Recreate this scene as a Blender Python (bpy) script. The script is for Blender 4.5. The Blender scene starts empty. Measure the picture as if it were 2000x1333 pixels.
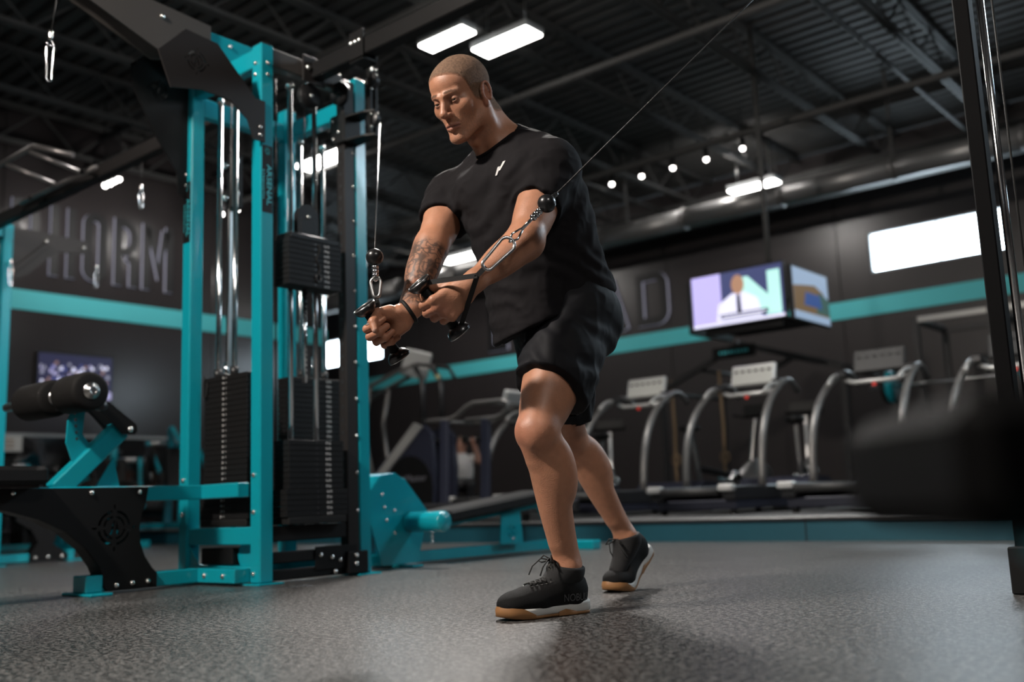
import bpy, bmesh, math, random
import numpy as np
from math import sin, cos, pi, radians, sqrt, atan2
from mathutils import Vector, Matrix
random.seed(7); rng = np.random.default_rng(5)
SC = bpy.context.scene
COL = SC.collection
# ------------------------------------------------------------------ camera
CAM_Z, PITCH, ROLL, YAW = .33, radians(9.2), radians(2.2), radians(40)
cd = bpy.data.cameras.new('camera'); cam = bpy.data.objects.new('camera', cd); COL.objects.link(cam)
cd.lens = 35; cd.sensor_width = 36; cd.clip_start = .02; cd.clip_end = 120
def _rz(v): return Vector((cos(YAW)*v[0]-sin(YAW)*v[1], sin(YAW)*v[0]+cos(YAW)*v[1], v[2]))
_fw = _rz((0, cos(PITCH), sin(PITCH))); _u0 = _rz((0, -sin(PITCH), cos(PITCH))); _r0 = _rz((1, 0, 0))
_up = cos(ROLL)*_u0 + sin(ROLL)*_r0; _rt = cos(ROLL)*_r0 - sin(ROLL)*_u0
cam.matrix_world = Matrix(((_rt.x, _up.x, -_fw.x, 0), (_rt.y, _up.y, -_fw.y, 0), (_rt.z, _up.z, -_fw.z, CAM_Z), (0, 0, 0, 1)))
cd.dof.use_dof = True; cd.dof.focus_distance = 2.95; cd.dof.aperture_fstop = 1.6
SC.camera = cam
# ------------------------------------------------------------------ world, exposure
w = bpy.data.worlds.new('world'); SC.world = w; w.use_nodes = True
bg = w.node_tree.nodes['Background']; bg.inputs[0].default_value = (.75, .88, 1, 1); bg.inputs[1].default_value = 1.2
SC.view_settings.view_transform = 'Standard'; SC.view_settings.look = 'None'
SC.view_settings.exposure = 0.0; SC.view_settings.gamma = 1; SC.view_settings.use_curve_mapping = False
# ------------------------------------------------------------------ lamps of the hall, plus two added helper lights (SIDE, FILL)
def area_lamp(name, loc, target, sx, sy, power, col):
    l = bpy.data.lights.new(name, 'AREA'); l.shape = 'RECTANGLE'; l.size = sx; l.size_y = sy; l.energy = power; l.color = col
    o = bpy.data.objects.new(name, l); COL.objects.link(o); o.location = loc
    o.rotation_euler = (Vector(target)-Vector(loc)).to_track_quat('-Z', 'Y').to_euler()
    return o
def cf(x, d, z):  # camera-aligned floor coordinates -> world
    return (cos(YAW)*x - sin(YAW)*d, sin(YAW)*x + cos(YAW)*d, z)
FILL = cf(1.8, -1.2, 4.6)
KEY, BACK, SIDE = cf(-3.2, 1.2, 4.0), cf(-.3, 7.4, 4.85), cf(4.2, 6.0, 3.8)
area_lamp('hall_or_helper_lamp', KEY, cf(-.1, 3.0, 1.0), .4, .4, 560, (1, .9, .8))
area_lamp('hall_or_helper_lamp', BACK, cf(.1, 3.0, .4), .6, .6, 660, (1, .95, .9))
area_lamp('hall_or_helper_lamp', SIDE, cf(.2, 3.2, 1.0), 1.8, .9, 95, (.66, .85, 1))  # added helper: cool side light standing in for window daylight
area_lamp('hall_or_helper_lamp', FILL, cf(0, 3.0, 1.2), .8, .8, 70, (1, .94, .88))  # added helper: soft fill that lifts the shadows on the man
area_lamp('spot_lamp', (-11.3, 5.9, 4.36), (-12.7, 6.55, 3.95), .1, .1, 18, (1, .95, .9))
area_lamp('spot_lamp', (-11.3, 7.6, 4.36), (-12.7, 8.4, 3.6), .1, .1, 8, (1, .95, .9))
area_lamp('spot_lamp', (-6.5, 12.2, 4.95), (-6.6, 14.75, 3.6), .2, .1, 26, (1, .95, .9))
area_lamp('spot_lamp', (-12.0, 12.2, 4.95), (-12.4, 14.75, 3.6), .2, .1, 34, (1, .95, .9))

# ------------------------------------------------------------------ materials
MATS = {}
def mat(name, col=(.5, .5, .5), rough=.5, metal=0., bump=0., bscale=80., var=0., vscale=6., spec=.5, coat=0., emit=None, es=1., col2=None):
    if name in MATS: return MATS[name]
    m = bpy.data.materials.new(name); m.use_nodes = True; N = m.node_tree.nodes; L = m.node_tree.links
    b = N['Principled BSDF']
    b.inputs['Base Color'].default_value = (*col, 1); b.inputs['Roughness'].default_value = rough; b.inputs['Metallic'].default_value = metal
    b.inputs['Specular IOR Level'].default_value = spec; b.inputs['Coat Weight'].default_value = coat
    if emit: b.inputs['Emission Color'].default_value = (*emit, 1); b.inputs['Emission Strength'].default_value = es
    tc = N.new('ShaderNodeTexCoord')
    if var or col2:
        nz = N.new('ShaderNodeTexNoise'); nz.inputs['Scale'].default_value = vscale; nz.inputs['Detail'].default_value = 4
        L.new(tc.outputs['Object'], nz.inputs['Vector'])
        mx = N.new('ShaderNodeMix'); mx.data_type = 'RGBA'; c2 = col2 or tuple(c*(1-var) for c in col)
        mx.inputs[6].default_value = (*col, 1); mx.inputs[7].default_value = (*c2, 1)
        L.new(nz.outputs['Fac'], mx.inputs[0]); L.new(mx.outputs[2], b.inputs['Base Color'])
    if bump:
        n2 = N.new('ShaderNodeTexNoise'); n2.inputs['Scale'].default_value = bscale; n2.inputs['Detail'].default_value = 3
        L.new(tc.outputs['Object'], n2.inputs['Vector'])
        bp = N.new('ShaderNodeBump'); bp.inputs['Strength'].default_value = bump; bp.inputs['Distance'].default_value = .002
        L.new(n2.outputs['Fac'], bp.inputs['Height']); L.new(bp.outputs['Normal'], b.inputs['Normal'])
    MATS[name] = m; return m
TEAL = mat('teal_powder_coat', (.004, .285, .36), .24, bump=.02, bscale=300, coat=.35, var=.06)
BLK = mat('black_powder_coat', (.007, .007, .0075), .5, spec=.2, bump=.12, bscale=500, var=.2)
GRY = mat('charcoal_powder_coat', (.02, .018, .018), .45, spec=.2, bump=.06, bscale=400, var=.1)
CHR = mat('chrome', (.82, .83, .85), .12, 1., var=.05)
STL = mat('brushed_steel', (.5, .5, .5), .28, 1., var=.15, vscale=40)
BOLT = mat('zinc_bolt', (.75, .75, .73), .25, 1., var=.1)
VIN = mat('black_vinyl', (.006, .006, .0065), .55, spec=.25, bump=.25, bscale=350, var=.15)
RUB = mat('black_rubber', (.013, .013, .013), .6, spec=.2, bump=.2, bscale=250, var=.2)
FOAM = mat('black_foam', (.008, .0075, .0075), .75, spec=.2, bump=.3, bscale=300, var=.2)
PLT = mat('plate_paint', (.007, .007, .0075), .6, spec=.2, bump=.1, bscale=260, var=.2)
PLAST = mat('black_plastic', (.018, .018, .02), .35, var=.15)
SILV = mat('silver_plastic', (.42, .42, .41), .32, .3, var=.08)
WHT = mat('white_print', (.6, .6, .6), .6, var=.05)
# ------------------------------------------------------------------ mesh collector
class MB:
    def __init__(s): s.v = []; s.f = []; s.sm = []
    def add(s, vs, fs, smooth=False):
        o = len(s.v); s.v += [tuple(map(float, p)) for p in vs]; s.f += [tuple(i+o for i in f) for f in fs]; s.sm += [smooth]*len(fs); return s
    def box(s, c, d, ch=.0, rot=None):
        hx, hy, hz = d[0]/2, d[1]/2, d[2]/2
        ch = min(ch, hx*.45, hy*.45, hz*.45)
        vs = []; fs = []
        if ch <= 0:
            for x in (-1, 1):
                for y in (-1, 1):
                    for z in (-1, 1): vs.append((x*hx, y*hy, z*hz))
            fs = [(0, 1, 3, 2), (4, 6, 7, 5), (0, 4, 5, 1), (2, 3, 7, 6), (0, 2, 6, 4), (1, 5, 7, 3)]
        else:
            ix = {}
            for x in (-1, 1):
                for y in (-1, 1):
                    for z in (-1, 1):
                        for a in range(3):
                            p = [x*(hx-ch), y*(hy-ch), z*(hz-ch)]; p[a] = (x, y, z)[a]*(hx, hy, hz)[a]
                            ix[x, y, z, a] = len(vs); vs.append(tuple(p))
            for a in range(3):
                b, c2 = (a+1) % 3, (a+2) % 3
                for sg in (-1, 1):
                    q = []
                    for u, v in ((-1, -1), (1, -1), (1, 1), (-1, 1)):
                        k = [0, 0, 0]; k[a] = sg; k[b] = u; k[c2] = v; q.append(ix[(*k, a)])
                    fs.append(tuple(q if sg > 0 else q[::-1]))
                for u in (-1, 1):
                    for v in (-1, 1):
                        k0 = [0, 0, 0]; k0[b] = u; k0[c2] = v; k0[a] = -1; k1 = list(k0); k1[a] = 1
                        q = (ix[(*k0, b)], ix[(*k1, b)], ix[(*k1, c2)], ix[(*k0, c2)])
                        fs.append(q if u*v < 0 else q[::-1])
            for x in (-1, 1):
                for y in (-1, 1):
                    for z in (-1, 1):
                        q = (ix[x, y, z, 0], ix[x, y, z, 1], ix[x, y, z, 2]); fs.append(q if x*y*z > 0 else q[::-1])
        if rot is not None: vs = [rot @ Vector(p) for p in vs]
        return s.add([(p[0]+c[0], p[1]+c[1], p[2]+c[2]) for p in vs], fs)
    def bb(s, x0, x1, y0, y1, z0, z1, ch=.0):
        return s.box(((x0+x1)/2, (y0+y1)/2, (z0+z1)/2), (abs(x1-x0), abs(y1-y0), abs(z1-z0)), ch)
    def beam(s, p0, p1, w_, h_, ch=.004, upv=(0, 0, 1)):
        p0 = Vector(p0); p1 = Vector(p1); d = p1-p0; L_ = d.length; d.normalize(); u = Vector(upv)
        if abs(d.dot(u)) > .98: u = Vector((0, 1, 0))
        r = d.cross(u).normalized(); u = r.cross(d)
        return s.box((p0+p1)/2, (w_, L_, h_), ch, Matrix((r, d, u)).transposed())
    def tube(s, path, r, n=10, closed=False, cap=True):
        P_ = [Vector(p) for p in path]; m = len(P_); rs = r if isinstance(r, (list, tuple)) else [r]*m
        vs = []; fs = []; pu = None
        for i, p in enumerate(P_):
            if closed: t = (P_[(i+1) % m]-P_[i-1])
            else: t = P_[min(i+1, m-1)]-P_[max(i-1, 0)]
            t.normalize()
            if pu is None: pu = t.orthogonal().normalized()
            u = (pu - t*pu.dot(t))
            u = u.normalized() if u.length > 1e-6 else t.orthogonal().normalized()
            pu = u; v = t.cross(u)
            for k in range(n):
                a = 2*pi*k/n; vs.append(p+(u*cos(a)+v*sin(a))*rs[i])
        for i in range(m if closed else m-1):
            j_ = (i+1) % m
            for k in range(n): fs.append((i*n+k, i*n+(k+1) % n, j_*n+(k+1) % n, j_*n+k))
        s.add(vs, fs, True)
        if cap and not closed:
            o = len(s.v)-len(vs); s.f += [tuple(o+k for k in range(n))[::-1], tuple(o+(m-1)*n+k for k in range(n))]; s.sm += [False, False]
        return s
    def cyl(s, p0, p1, r, n=16, r1=None): return s.tube([p0, p1], [r, r if r1 is None else r1], n)
    def lathe(s, p0, axis, prof, n=20):
        a = Vector(axis).normalized(); u = a.orthogonal().normalized(); v = a.cross(u); p0 = Vector(p0); vs = []; fs = []
        for (h, r) in prof:
            for k in range(n): t = 2*pi*k/n; vs.append(p0+a*h+(u*cos(t)+v*sin(t))*max(r, 1e-5))
        for i in range(len(prof)-1):
            for k in range(n): fs.append((i*n+k, i*n+(k+1) % n, (i+1)*n+(k+1) % n, (i+1)*n+k))
        return s.add(vs, fs, True)
    def sphere(s, c, r, n=14):
        rr = (r, r, r) if not isinstance(r, (tuple, list)) else r; vs = []; fs = []; m = n//2
        for i in range(m+1):
            a = -pi/2+pi*i/m
            for k in range(n): t = 2*pi*k/n; vs.append((c[0]+rr[0]*cos(a)*cos(t)*.99999, c[1]+rr[1]*cos(a)*sin(t), c[2]+rr[2]*sin(a)))
        for i in range(m):
            for k in range(n): fs.append((i*n+k, i*n+(k+1) % n, (i+1)*n+(k+1) % n, (i+1)*n+k))
        return s.add(vs, fs, True)
    def prism(s, poly, o, U, V, th, holes=None):
        """flat outline (2-D) in the plane o + x U + y V, thickness th centred along U x V"""
        U = Vector(U).normalized(); V = Vector(V).normalized(); Nn = U.cross(V); o = Vector(o)
        if holes is None:
            n = len(poly); vs = [o+U*x+V*y+Nn*k*th/2 for k in (-1, 1) for x, y in poly]
            ar = sum(poly[i][0]*poly[(i+1) % n][1]-poly[(i+1) % n][0]*poly[i][1] for i in range(n))
            fs = [tuple(range(n))[::-1], tuple(range(n, 2*n))] + [(i, (i+1) % n, n+(i+1) % n, n+i) for i in range(n)]
            if ar < 0: fs = [f[::-1] for f in fs]
            return s.add(vs, fs)
        bm = bmesh.new()   # outline with cut-outs: triangulated fill, then extruded
        es = []
        for lp in [poly]+holes:
            vv = [bm.verts.new((x, y, 0)) for x, y in lp]
            es += [bm.edges.new((vv[i], vv[(i+1) % len(vv)])) for i in range(len(vv))]
        bmesh.ops.triangle_fill(bm, use_beauty=True, edges=es)
        bm.verts.index_update(); n = len(bm.verts)
        F_ = [[v.index for v in f.verts] for f in bm.faces]
        vs2 = [v.co.copy() for v in bm.verts]
        bnd = [(e.verts[0].index, e.verts[1].index) for e in bm.edges if len(e.link_faces) == 1]
        bm.free()
        vs = [o+U*p.x+V*p.y+Nn*k*th/2 for k in (-1, 1) for p in vs2]
        fs = [tuple(f) for f in F_]+[tuple(i+n for i in f)[::-1] for f in F_]+[(a, b, b+n, a+n) for a, b in bnd]
        return s.add(vs, fs)
    def build(s, name, m, parent=None, org=None, **kw):
        if org is not None: s.v = [(p[0]-org[0], p[1]-org[1], p[2]-org[2]) for p in s.v]
        me = bpy.data.meshes.new(name); me.from_pydata(s.v, [], s.f)
        me.polygons.foreach_set('use_smooth', s.sm); me.validate(); me.update()
        bm = bmesh.new(); bm.from_mesh(me); bmesh.ops.recalc_face_normals(bm, faces=bm.faces); bm.to_mesh(me); bm.free()
        return link(name, me, m, parent, **kw)
def link(name, me, m, parent=None, label=None, cat=None, group=None, kind=None, loc=None, rot=None):
    o = bpy.data.objects.new(name, me); COL.objects.link(o)
    if m is not None and len(me.materials) == 0: me.materials.append(m)
    if parent is not None: o.parent = parent
    if loc is not None: o.location = loc
    if rot is not None: o.rotation_euler = rot
    tag(o, label, cat, group, kind); return o
def tag(o, label=None, cat=None, group=None, kind=None):
    if label: o['label'] = label
    if cat: o['category'] = cat
    if group: o['group'] = group
    if kind: o['kind'] = kind
    return o
def thing(name, loc, label, cat, group=None, rz=0):
    o = bpy.data.objects.new(name, None); COL.objects.link(o); o.location = loc; o.rotation_euler = (0, 0, rz); o.empty_display_size = .1
    return tag(o, label, cat, group)
def dup(root, loc, label=None, rz=None):
    def cp(o, par):
        c = o.copy(); COL.objects.link(c)
        if par is not None: c.parent = par
        for ch in list(o.children): cp(ch, c)
        return c
    r = cp(root, None); r.location = loc
    if rz is not None: r.rotation_euler = (0, 0, rz)
    if label: r['label'] = label
    return r
def arc(cx, cy, r, a0, a1, n): return [(cx+r*cos(a0+(a1-a0)*i/n), cy+r*sin(a0+(a1-a0)*i/n)) for i in range(n+1)]
def bez(p0, p1, p2, p3, n=12):
    P_ = [np.array(p, float) for p in (p0, p1, p2, p3)]
    return [tuple((1-t)**3*P_[0]+3*(1-t)**2*t*P_[1]+3*(1-t)*t*t*P_[2]+t**3*P_[3]) for t in np.linspace(0, 1, n+1)]
_bolt = MB().lathe((0, 0, 0), (1, 0, 0), [(0, .011), (.006, .011), (.009, .007), (.0105, 0)], 10)
_bolt_me = None
def bolt(parent, p, axis=(1, 0, 0), s_=1.):
    global _bolt_me
    if _bolt_me is None:
        o = _bolt.build('bolt', BOLT); _bolt_me = o.data; bpy.data.objects.remove(o)
    o = link('bolt', _bolt_me, None, parent, loc=p)
    o.rotation_euler = Vector(axis).to_track_quat('X', 'Z').to_euler(); o.scale = (s_, s_, s_); return o
def text_mesh(body, size, ext, sx=1., align='CENTER', bev=0.):
    c = bpy.data.curves.new('t', 'FONT'); c.body = body; c.size = size; c.extrude = ext; c.align_x = align; c.resolution_u = 3; c.bevel_depth = bev
    o = bpy.data.objects.new('t', c); COL.objects.link(o); bpy.context.view_layer.update()
    me = bpy.data.meshes.new_from_object(o.evaluated_get(bpy.context.evaluated_depsgraph_get()))
    bpy.data.objects.remove(o); bpy.data.curves.remove(c); me.name = 'lettering'
    if sx != 1.: me.transform(Matrix.Diagonal((sx, 1, 1, 1)))
    me.materials.clear(); return me

# ================================================================== the hall
YR, XL, XB, YC, ZC = 14.75, -12.7, -21., 10.4, 5.6
WALL = mat('dark_wall_paint', (.040, .035, .036), .19, bump=.03, bscale=12, var=.12, vscale=2)
MIR = mat('smoked_mirror', (.32, .32, .33), .06, 1., var=.1, vscale=1.5)
STRIPE = mat('aqua_wall_band', (.10, .66, .72), .55, var=.05)
DECK = mat('ceiling_deck_paint', (.055, .055, .055), .6, var=.2)
JOI = mat('joist_paint', (.07, .07, .07), .6, var=.2)
def floor_mat():
    m = bpy.data.materials.new('speckled_rubber_floor'); m.use_nodes = True; N = m.node_tree.nodes; L = m.node_tree.links; b = N['Principled BSDF']
    tc = N.new('ShaderNodeTexCoord')
    def noise(sc, det):
        n = N.new('ShaderNodeTexNoise'); n.inputs['Scale'].default_value = sc; n.inputs['Detail'].default_value = det; L.new(tc.outputs['Object'], n.inputs['Vector']); return n
    n1 = noise(62, 3); n4 = noise(170, 2); n2 = noise(.9, 5)
    ad = N.new('ShaderNodeMath'); ad.operation = 'ADD'; L.new(n1.outputs['Fac'], ad.inputs[0]); L.new(n4.outputs['Fac'], ad.inputs[1])
    r1 = N.new('ShaderNodeValToRGB'); e = r1.color_ramp.elements
    e[0].position = .49; e[0].color = (.014, .0133, .013, 1); e[1].position = .57; e[1].color = (.19, .185, .18, 1)
    hf = N.new('ShaderNodeMath'); hf.operation = 'MULTIPLY'; hf.inputs[1].default_value = .5; L.new(ad.outputs[0], hf.inputs[0]); L.new(hf.outputs[0], r1.inputs[0])
    mx = N.new('ShaderNodeMix'); mx.data_type = 'RGBA'; mx.blend_type = 'MULTIPLY'; mx.inputs[0].default_value = .3
    L.new(r1.outputs[0], mx.inputs[6]); L.new(n2.outputs['Fac'], mx.inputs[7]); L.new(mx.outputs[2], b.inputs['Base Color'])
    r2 = N.new('ShaderNodeMapRange'); r2.inputs[3].default_value = .24; r2.inputs[4].default_value = .42; L.new(n2.outputs['Fac'], r2.inputs[0]); L.new(r2.outputs[0], b.inputs['Roughness'])
    bp = N.new('ShaderNodeBump'); bp.inputs['Strength'].default_value = .6; bp.inputs['Distance'].default_value = .004
    L.new(hf.outputs[0], bp.inputs['Height']); L.new(bp.outputs['Normal'], b.inputs['Normal'])
    return m
FLOOR = floor_mat()
floor = MB().bb(XB, 7, -7, YR+.2, -.1, 0).build('floor', FLOOR, kind='structure', label='dark speckled rubber gym floor')
# walls: a backing slab with tall panels on it, joints left open
WALL2 = mat('dark_wall_paint_satin', (.040, .035, .036), .36, bump=.03, bscale=12, var=.12, vscale=2)
def wall(name, along, x0, x1, pos, face, holes=()):
    """along 'x': wall in the plane y=pos facing face*y ; holes = [(a0,a1,z0,z1)]"""
    def bx(m, a0, a1, d0, d1, z0, z1, ch=0):
        return m.bb(a0, a1, pos+min(d0*face, d1*face), pos+max(d0*face, d1*face), z0, z1, ch) if along == 'x' else m.bb(pos+min(d0*face, d1*face), pos+max(d0*face, d1*face), a0, a1, z0, z1, ch)
    def cut(m, a0, a1, d0, d1, ch=0):
        hs = [h for h in holes if h[0] < a1 and h[1] > a0]
        if not hs: bx(m, a0, a1, d0, d1, 0, ZC, ch); return
        h = hs[0]; l, r = max(a0, h[0]), min(a1, h[1])
        if l > a0+.01: bx(m, a0, l, d0, d1, 0, ZC)
        if r < a1-.01: bx(m, r, a1, d0, d1, 0, ZC)
        bx(m, l, r, d0, d1, 0, h[2]); bx(m, l, r, d0, d1, h[3], ZC)
    m = MB()
    a = x0; edges = [x0]
    while a < x1-.01: a = min(a+3.05, x1); edges.append(a)
    if holes:
        hs = sorted(holes); segs = [x0]
        for i in range(len(hs)-1): segs.append((hs[i][1]+hs[i+1][0])/2)
        segs.append(x1)
        for i in range(len(segs)-1): cut(m, segs[i], segs[i+1], -.25, -.03)
    else: bx(m, x0, x1, -.25, -.03, 0, ZC)
    wm = WALL2 if holes else WALL
    o = m.build(name, wm, kind='structure')
    for i in range(len(edges)-1):
        p = MB(); cut(p, edges[i]+.006, edges[i+1]-.006, -.03, 0, .004); p.build('panel', wm, o)
    return o
W1 = (-5.27, -3.3, 3.53, 4.16); W2 = (-18.3, -16.12, 3.56, 4.2); W3 = (.6, 3.2, 3.53, 4.16)
wr = wall('wall_right', 'x', XB, 7, YR, -1, [W2, W1, W3]); wr['label'] = 'dark panelled wall behind the treadmills with an aqua band'
wl = wall('wall_left', 'y', -7, YC, XL, 1); wl['label'] = 'dark panelled wall at left carrying big raised letters'
wall('wall_return', 'x', XB, XL-.25, YC, 1)['label'] = 'dark wall of the recess behind the left wall'
wall('wall_back', 'y', YC, YR, XB, 1)['label'] = 'dark end wall of the recess'
wall('wall_front', 'x', XB+8, 7, -7, 1)['label'] = 'dark wall behind the viewer'
wall('wall_side', 'y', -7, YR, 7, -1)['label'] = 'dark wall on the near right'
MB().bb(XB, 7, YR-.012, YR+.002, 2.9, 3.165).build('trim_1', STRIPE, kind='structure', label='aqua painted band running along the wall behind the treadmills')
MB().bb(XL-.002, XL+.012, -7, YC, 2.98, 3.235).build('trim_2', STRIPE, kind='structure', label='aqua painted band under the big letters on the left wall')
# windows: frame + glowing frosted panes (daylight)
GLASS = mat('frosted_daylight_glass', (.8, .85, .9), .3, emit=(.74, .89, 1.), es=14)
FRM = mat('window_frame_paint', (.35, .37, .38), .4, var=.1)
for k, (a0, a1, z0, z1) in enumerate((W1, W2, W3)):
    f = MB(); y0, y1 = YR-.0, YR+.16
    for (p, q, r, s_) in ((a0, a1, z0, z0+.03), (a0, a1, z1-.03, z1), (a0, a0+.03, z0+.03, z1-.03), (a1-.03, a1, z0+.03, z1-.03)): f.bb(p, q, y0+.02, y1, r, s_, .003)
    wo = f.build('window_%d' % (k+1), FRM, kind='structure', label=('wide bright clerestory window at right above the aqua band', 'bright clerestory window deep behind the cable tower', 'bright clerestory window beyond the right edge')[k])
    mid = (a0+a1)/2
    for (p, q) in ((a0+.03, mid-.012), (mid+.012, a1-.03)): MB().bb(p, q, y1-.05, y1-.04, z0+.03, z1-.03).build('pane', GLASS, wo)
    MB().bb(mid-.012, mid+.012, y1-.07, y1-.02, z0+.03, z1-.03, .003).build('mullion', FRM, wo)
# ceiling: ribbed steel deck + open web joists
c = MB(); prof = []; y = -7.
while y < YR: prof += [(y, ZC), (y+.10, ZC), (y+.13, ZC+.05), (y+.17, ZC+.05)]; y += .2
vs = [(x, yy, zz) for x in (XB, 7) for yy, zz in prof]; n = len(prof)
c.add(vs, [(i, i+1, n+i+1, n+i) for i in range(n-1)]); c.bb(XB, 7, -7, YR+.2, ZC+.06, ZC+.2)
ceil = c.build('ceiling', DECK, kind='structure', label='dark ribbed steel roof deck on open web joists')
jm = MB(); z1, z0 = ZC-.03, ZC-.55
for dx in (-.03, .03): jm.bb(dx-.02, dx+.02, -7, YR, z1-.05, z1, 0); jm.bb(dx-.018, dx+.018, -7, YR, z0, z0+.045, 0)
y = -7.; k = 0
while y < YR-.5:
    a, b = (z1-.03, z0+.03) if k % 2 else (z0+.03, z1-.03)
    jm.beam((0, y, a), (0, y+.5, b), .022, .022, 0, (1, 0, 0)); y += .5; k += 1
j0 = jm.build('joist', JOI, ceil); j0.location.x = -20.2
x = -20.2+1.55
while x < 7:
    o = j0.copy(); COL.objects.link(o); o.parent = ceil; o.location.x = x; x += 1.55
for y in (13.9,): MB().bb(XB, 7, y-.08, y+.08, ZC-1.0, ZC-.97).bb(XB, 7, y-.08, y+.08, ZC-.6, ZC-.57).bb(XB, 7, y-.01, y+.01, ZC-.97, ZC-.6).build('girder', JOI, ceil)
for (y, z, r) in ((8.3, 4.85, .04), (6.2, 4.95, .03), (11.1, 4.8, .05), (3.4, 4.9, .03)): MB().cyl((XB, y, z), (7, y, z), r, 8).build('sprinkler_pipe', JOI, ceil)
for x in (-12.9, -8.2, -3.4, 1.1): MB().cyl((x, -7, 4.95), (x, YR, 4.95), .025, 8).build('sprinkler_pipe', JOI, ceil)
DUCT = mat('galvanised_duct', (.36, .36, .36), .42, .65, var=.2, vscale=3)
dm = thing('air_duct', (-6, 12.35, 4.09), 'long round galvanised duct under the ceiling along the treadmill wall', 'duct')
x = -13.0
while x < 12:
    MB().cyl((x+.004, 0, .2), (x+1.5-.004, 0, .2), .145, 24).build('duct_section', DUCT, dm)
    MB().tube([(x+1.5, .15*cos(a), .2+.15*sin(a)) for a in np.linspace(0, 2*pi, 25)[:-1]], .016, 6, True).build('duct_collar', DUCT, dm); x += 1.5
for x in (-10, -6, -2, 2, 6, 10): MB().bb(x-.02, x+.02, -.01, .01, .34, 1.5).build('hanger', JOI, dm)
# ceiling lights
LED = mat('led_diffuser', (.9, .9, .9), .4, emit=(1., .97, .92), es=17)
def high_bay(loc, L_, W_, label, along='x', drop=True):
    t = thing('high_bay_light', loc, label, 'ceiling light', 'hall lights')
    d = (L_, W_) if along == 'x' else (W_, L_)
    MB().box((0, 0, .045), (d[0]+.03, d[1]+.03, .07), .01).build('housing', FRM, t)
    MB().box((0, 0, -.0), (d[0], d[1], .02), .008).build('diffuser', LED, t)
    hh = ZC-.04-loc[2]
    for s_ in (-.35, .35):
        p = (s_*L_, 0) if along == 'x' else (0, s_*L_)
        MB().cyl((p[0], p[1], .08), (p[0], p[1], hh), .006, 6).build('hanger', STL, t)
    return t
high_bay((-6.07, 7.33, 4.95), .72, .26, 'bright rectangular ceiling light just above the man\'s head')
high_bay((-6.45, 6.85, 4.95), .6, .2, 'ceiling light partly behind the top of the man\'s head')
high_bay((-10.06, 8.23, 4.95), .95, .28, 'ceiling light seen between the guide rods of the tower')
high_bay((-6.35, 13.3, 4.82), .75, .22, 'ceiling light just above the round duct')
high_bay((-12.4, 13.46, 4.92), 1.0, .3, 'ceiling light seen between the man\'s arms')
high_bay((-17.3, 13.74, 4.92), .9, .3, 'far ceiling light low between the rods beside the raised plates')
for (x, y, lb) in ((-8.9, 2.6, 'over the second tower, above the frame'), (-1.2, 9.6, 'over the rightmost treadmill'), (-3.2, -2.2, 'behind the viewer')):
    high_bay((x, y, 4.95), 1.1, .3, 'ceiling light above the hall ' + lb)
for (p, lb) in ((KEY, 'to the left of the viewer'), (BACK, 'high over the treadmills, above the frame'), (SIDE, 'high on the right beyond the frame, added to hold the helper side light'), (FILL, 'behind the viewer on the right, added for fill light')):
    high_bay((p[0], p[1], p[2]+.04), .5 if lb[0] == 't' else .9, .45 if lb[0] == 't' else .7, 'ceiling light above the hall ' + lb)  # SIDE and FILL housings are added around the helper lights
SPOT = mat('spot_lamp', (.9, .9, .9), .4, emit=(1., .95, .9), es=14)
sp0 = thing('track_spotlight', (0, 0, 0), 'x', 'spotlight', 'track spotlights')
MB().lathe((0, 0, .02), (0, 0, 1), [(0, .034), (.1, .04), (.16, .03), (.2, .012), (.62, .012)], 14).build('can', PLAST, sp0)
MB().sphere((0, 0, .012), .030, 12).build('lamp', SPOT, sp0)
SPS = [((-8.07, 12.1, 5.), 'first spotlight from the left in the row above the duct'), ((-7.55, 12.12, 5.), 'second spotlight from the left in the row above the duct'),
       ((-7.03, 12.14, 5.), 'middle spotlight in the row above the duct'), ((-6.5, 12.17, 5.), 'fourth spotlight from the left in the row above the duct'), ((-5.92, 12.14, 5.), 'last spotlight on the right in the row, beside the television pole')]
for i, x in enumerate((-11.45, -11.34, -11.23, -11.12)): SPS.append(((x, 5.9, 4.4), '%s of four clustered spotlights above the left letters' % ('leftmost', 'second', 'third', 'rightmost')[i]))
SPS += [((-11.55, 7.63, 4.4), 'lower left of two spotlights seen between the left guide rods'), ((-11.22, 7.66, 4.4), 'upper right of two spotlights seen past the left guide rods')]
for i, (p, lb) in enumerate(SPS):
    if i == 0: sp0.location = p; sp0['label'] = lb
    else: dup(sp0, p, lb)
TRK = MB(); TRK.bb(-11.6, -10.9, 5.87, 5.93, 5.02, 5.05).bb(-11.8, -10.9, 7.6, 7.69, 5.02, 5.05); [TRK.cyl((x, y, 5.04), (x, y, ZC+.02), .01, 6) for x in (-11.5, -11.0) for y in (5.9, 7.645)]; TRK.build('light_track', BLK, ceil)
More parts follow.
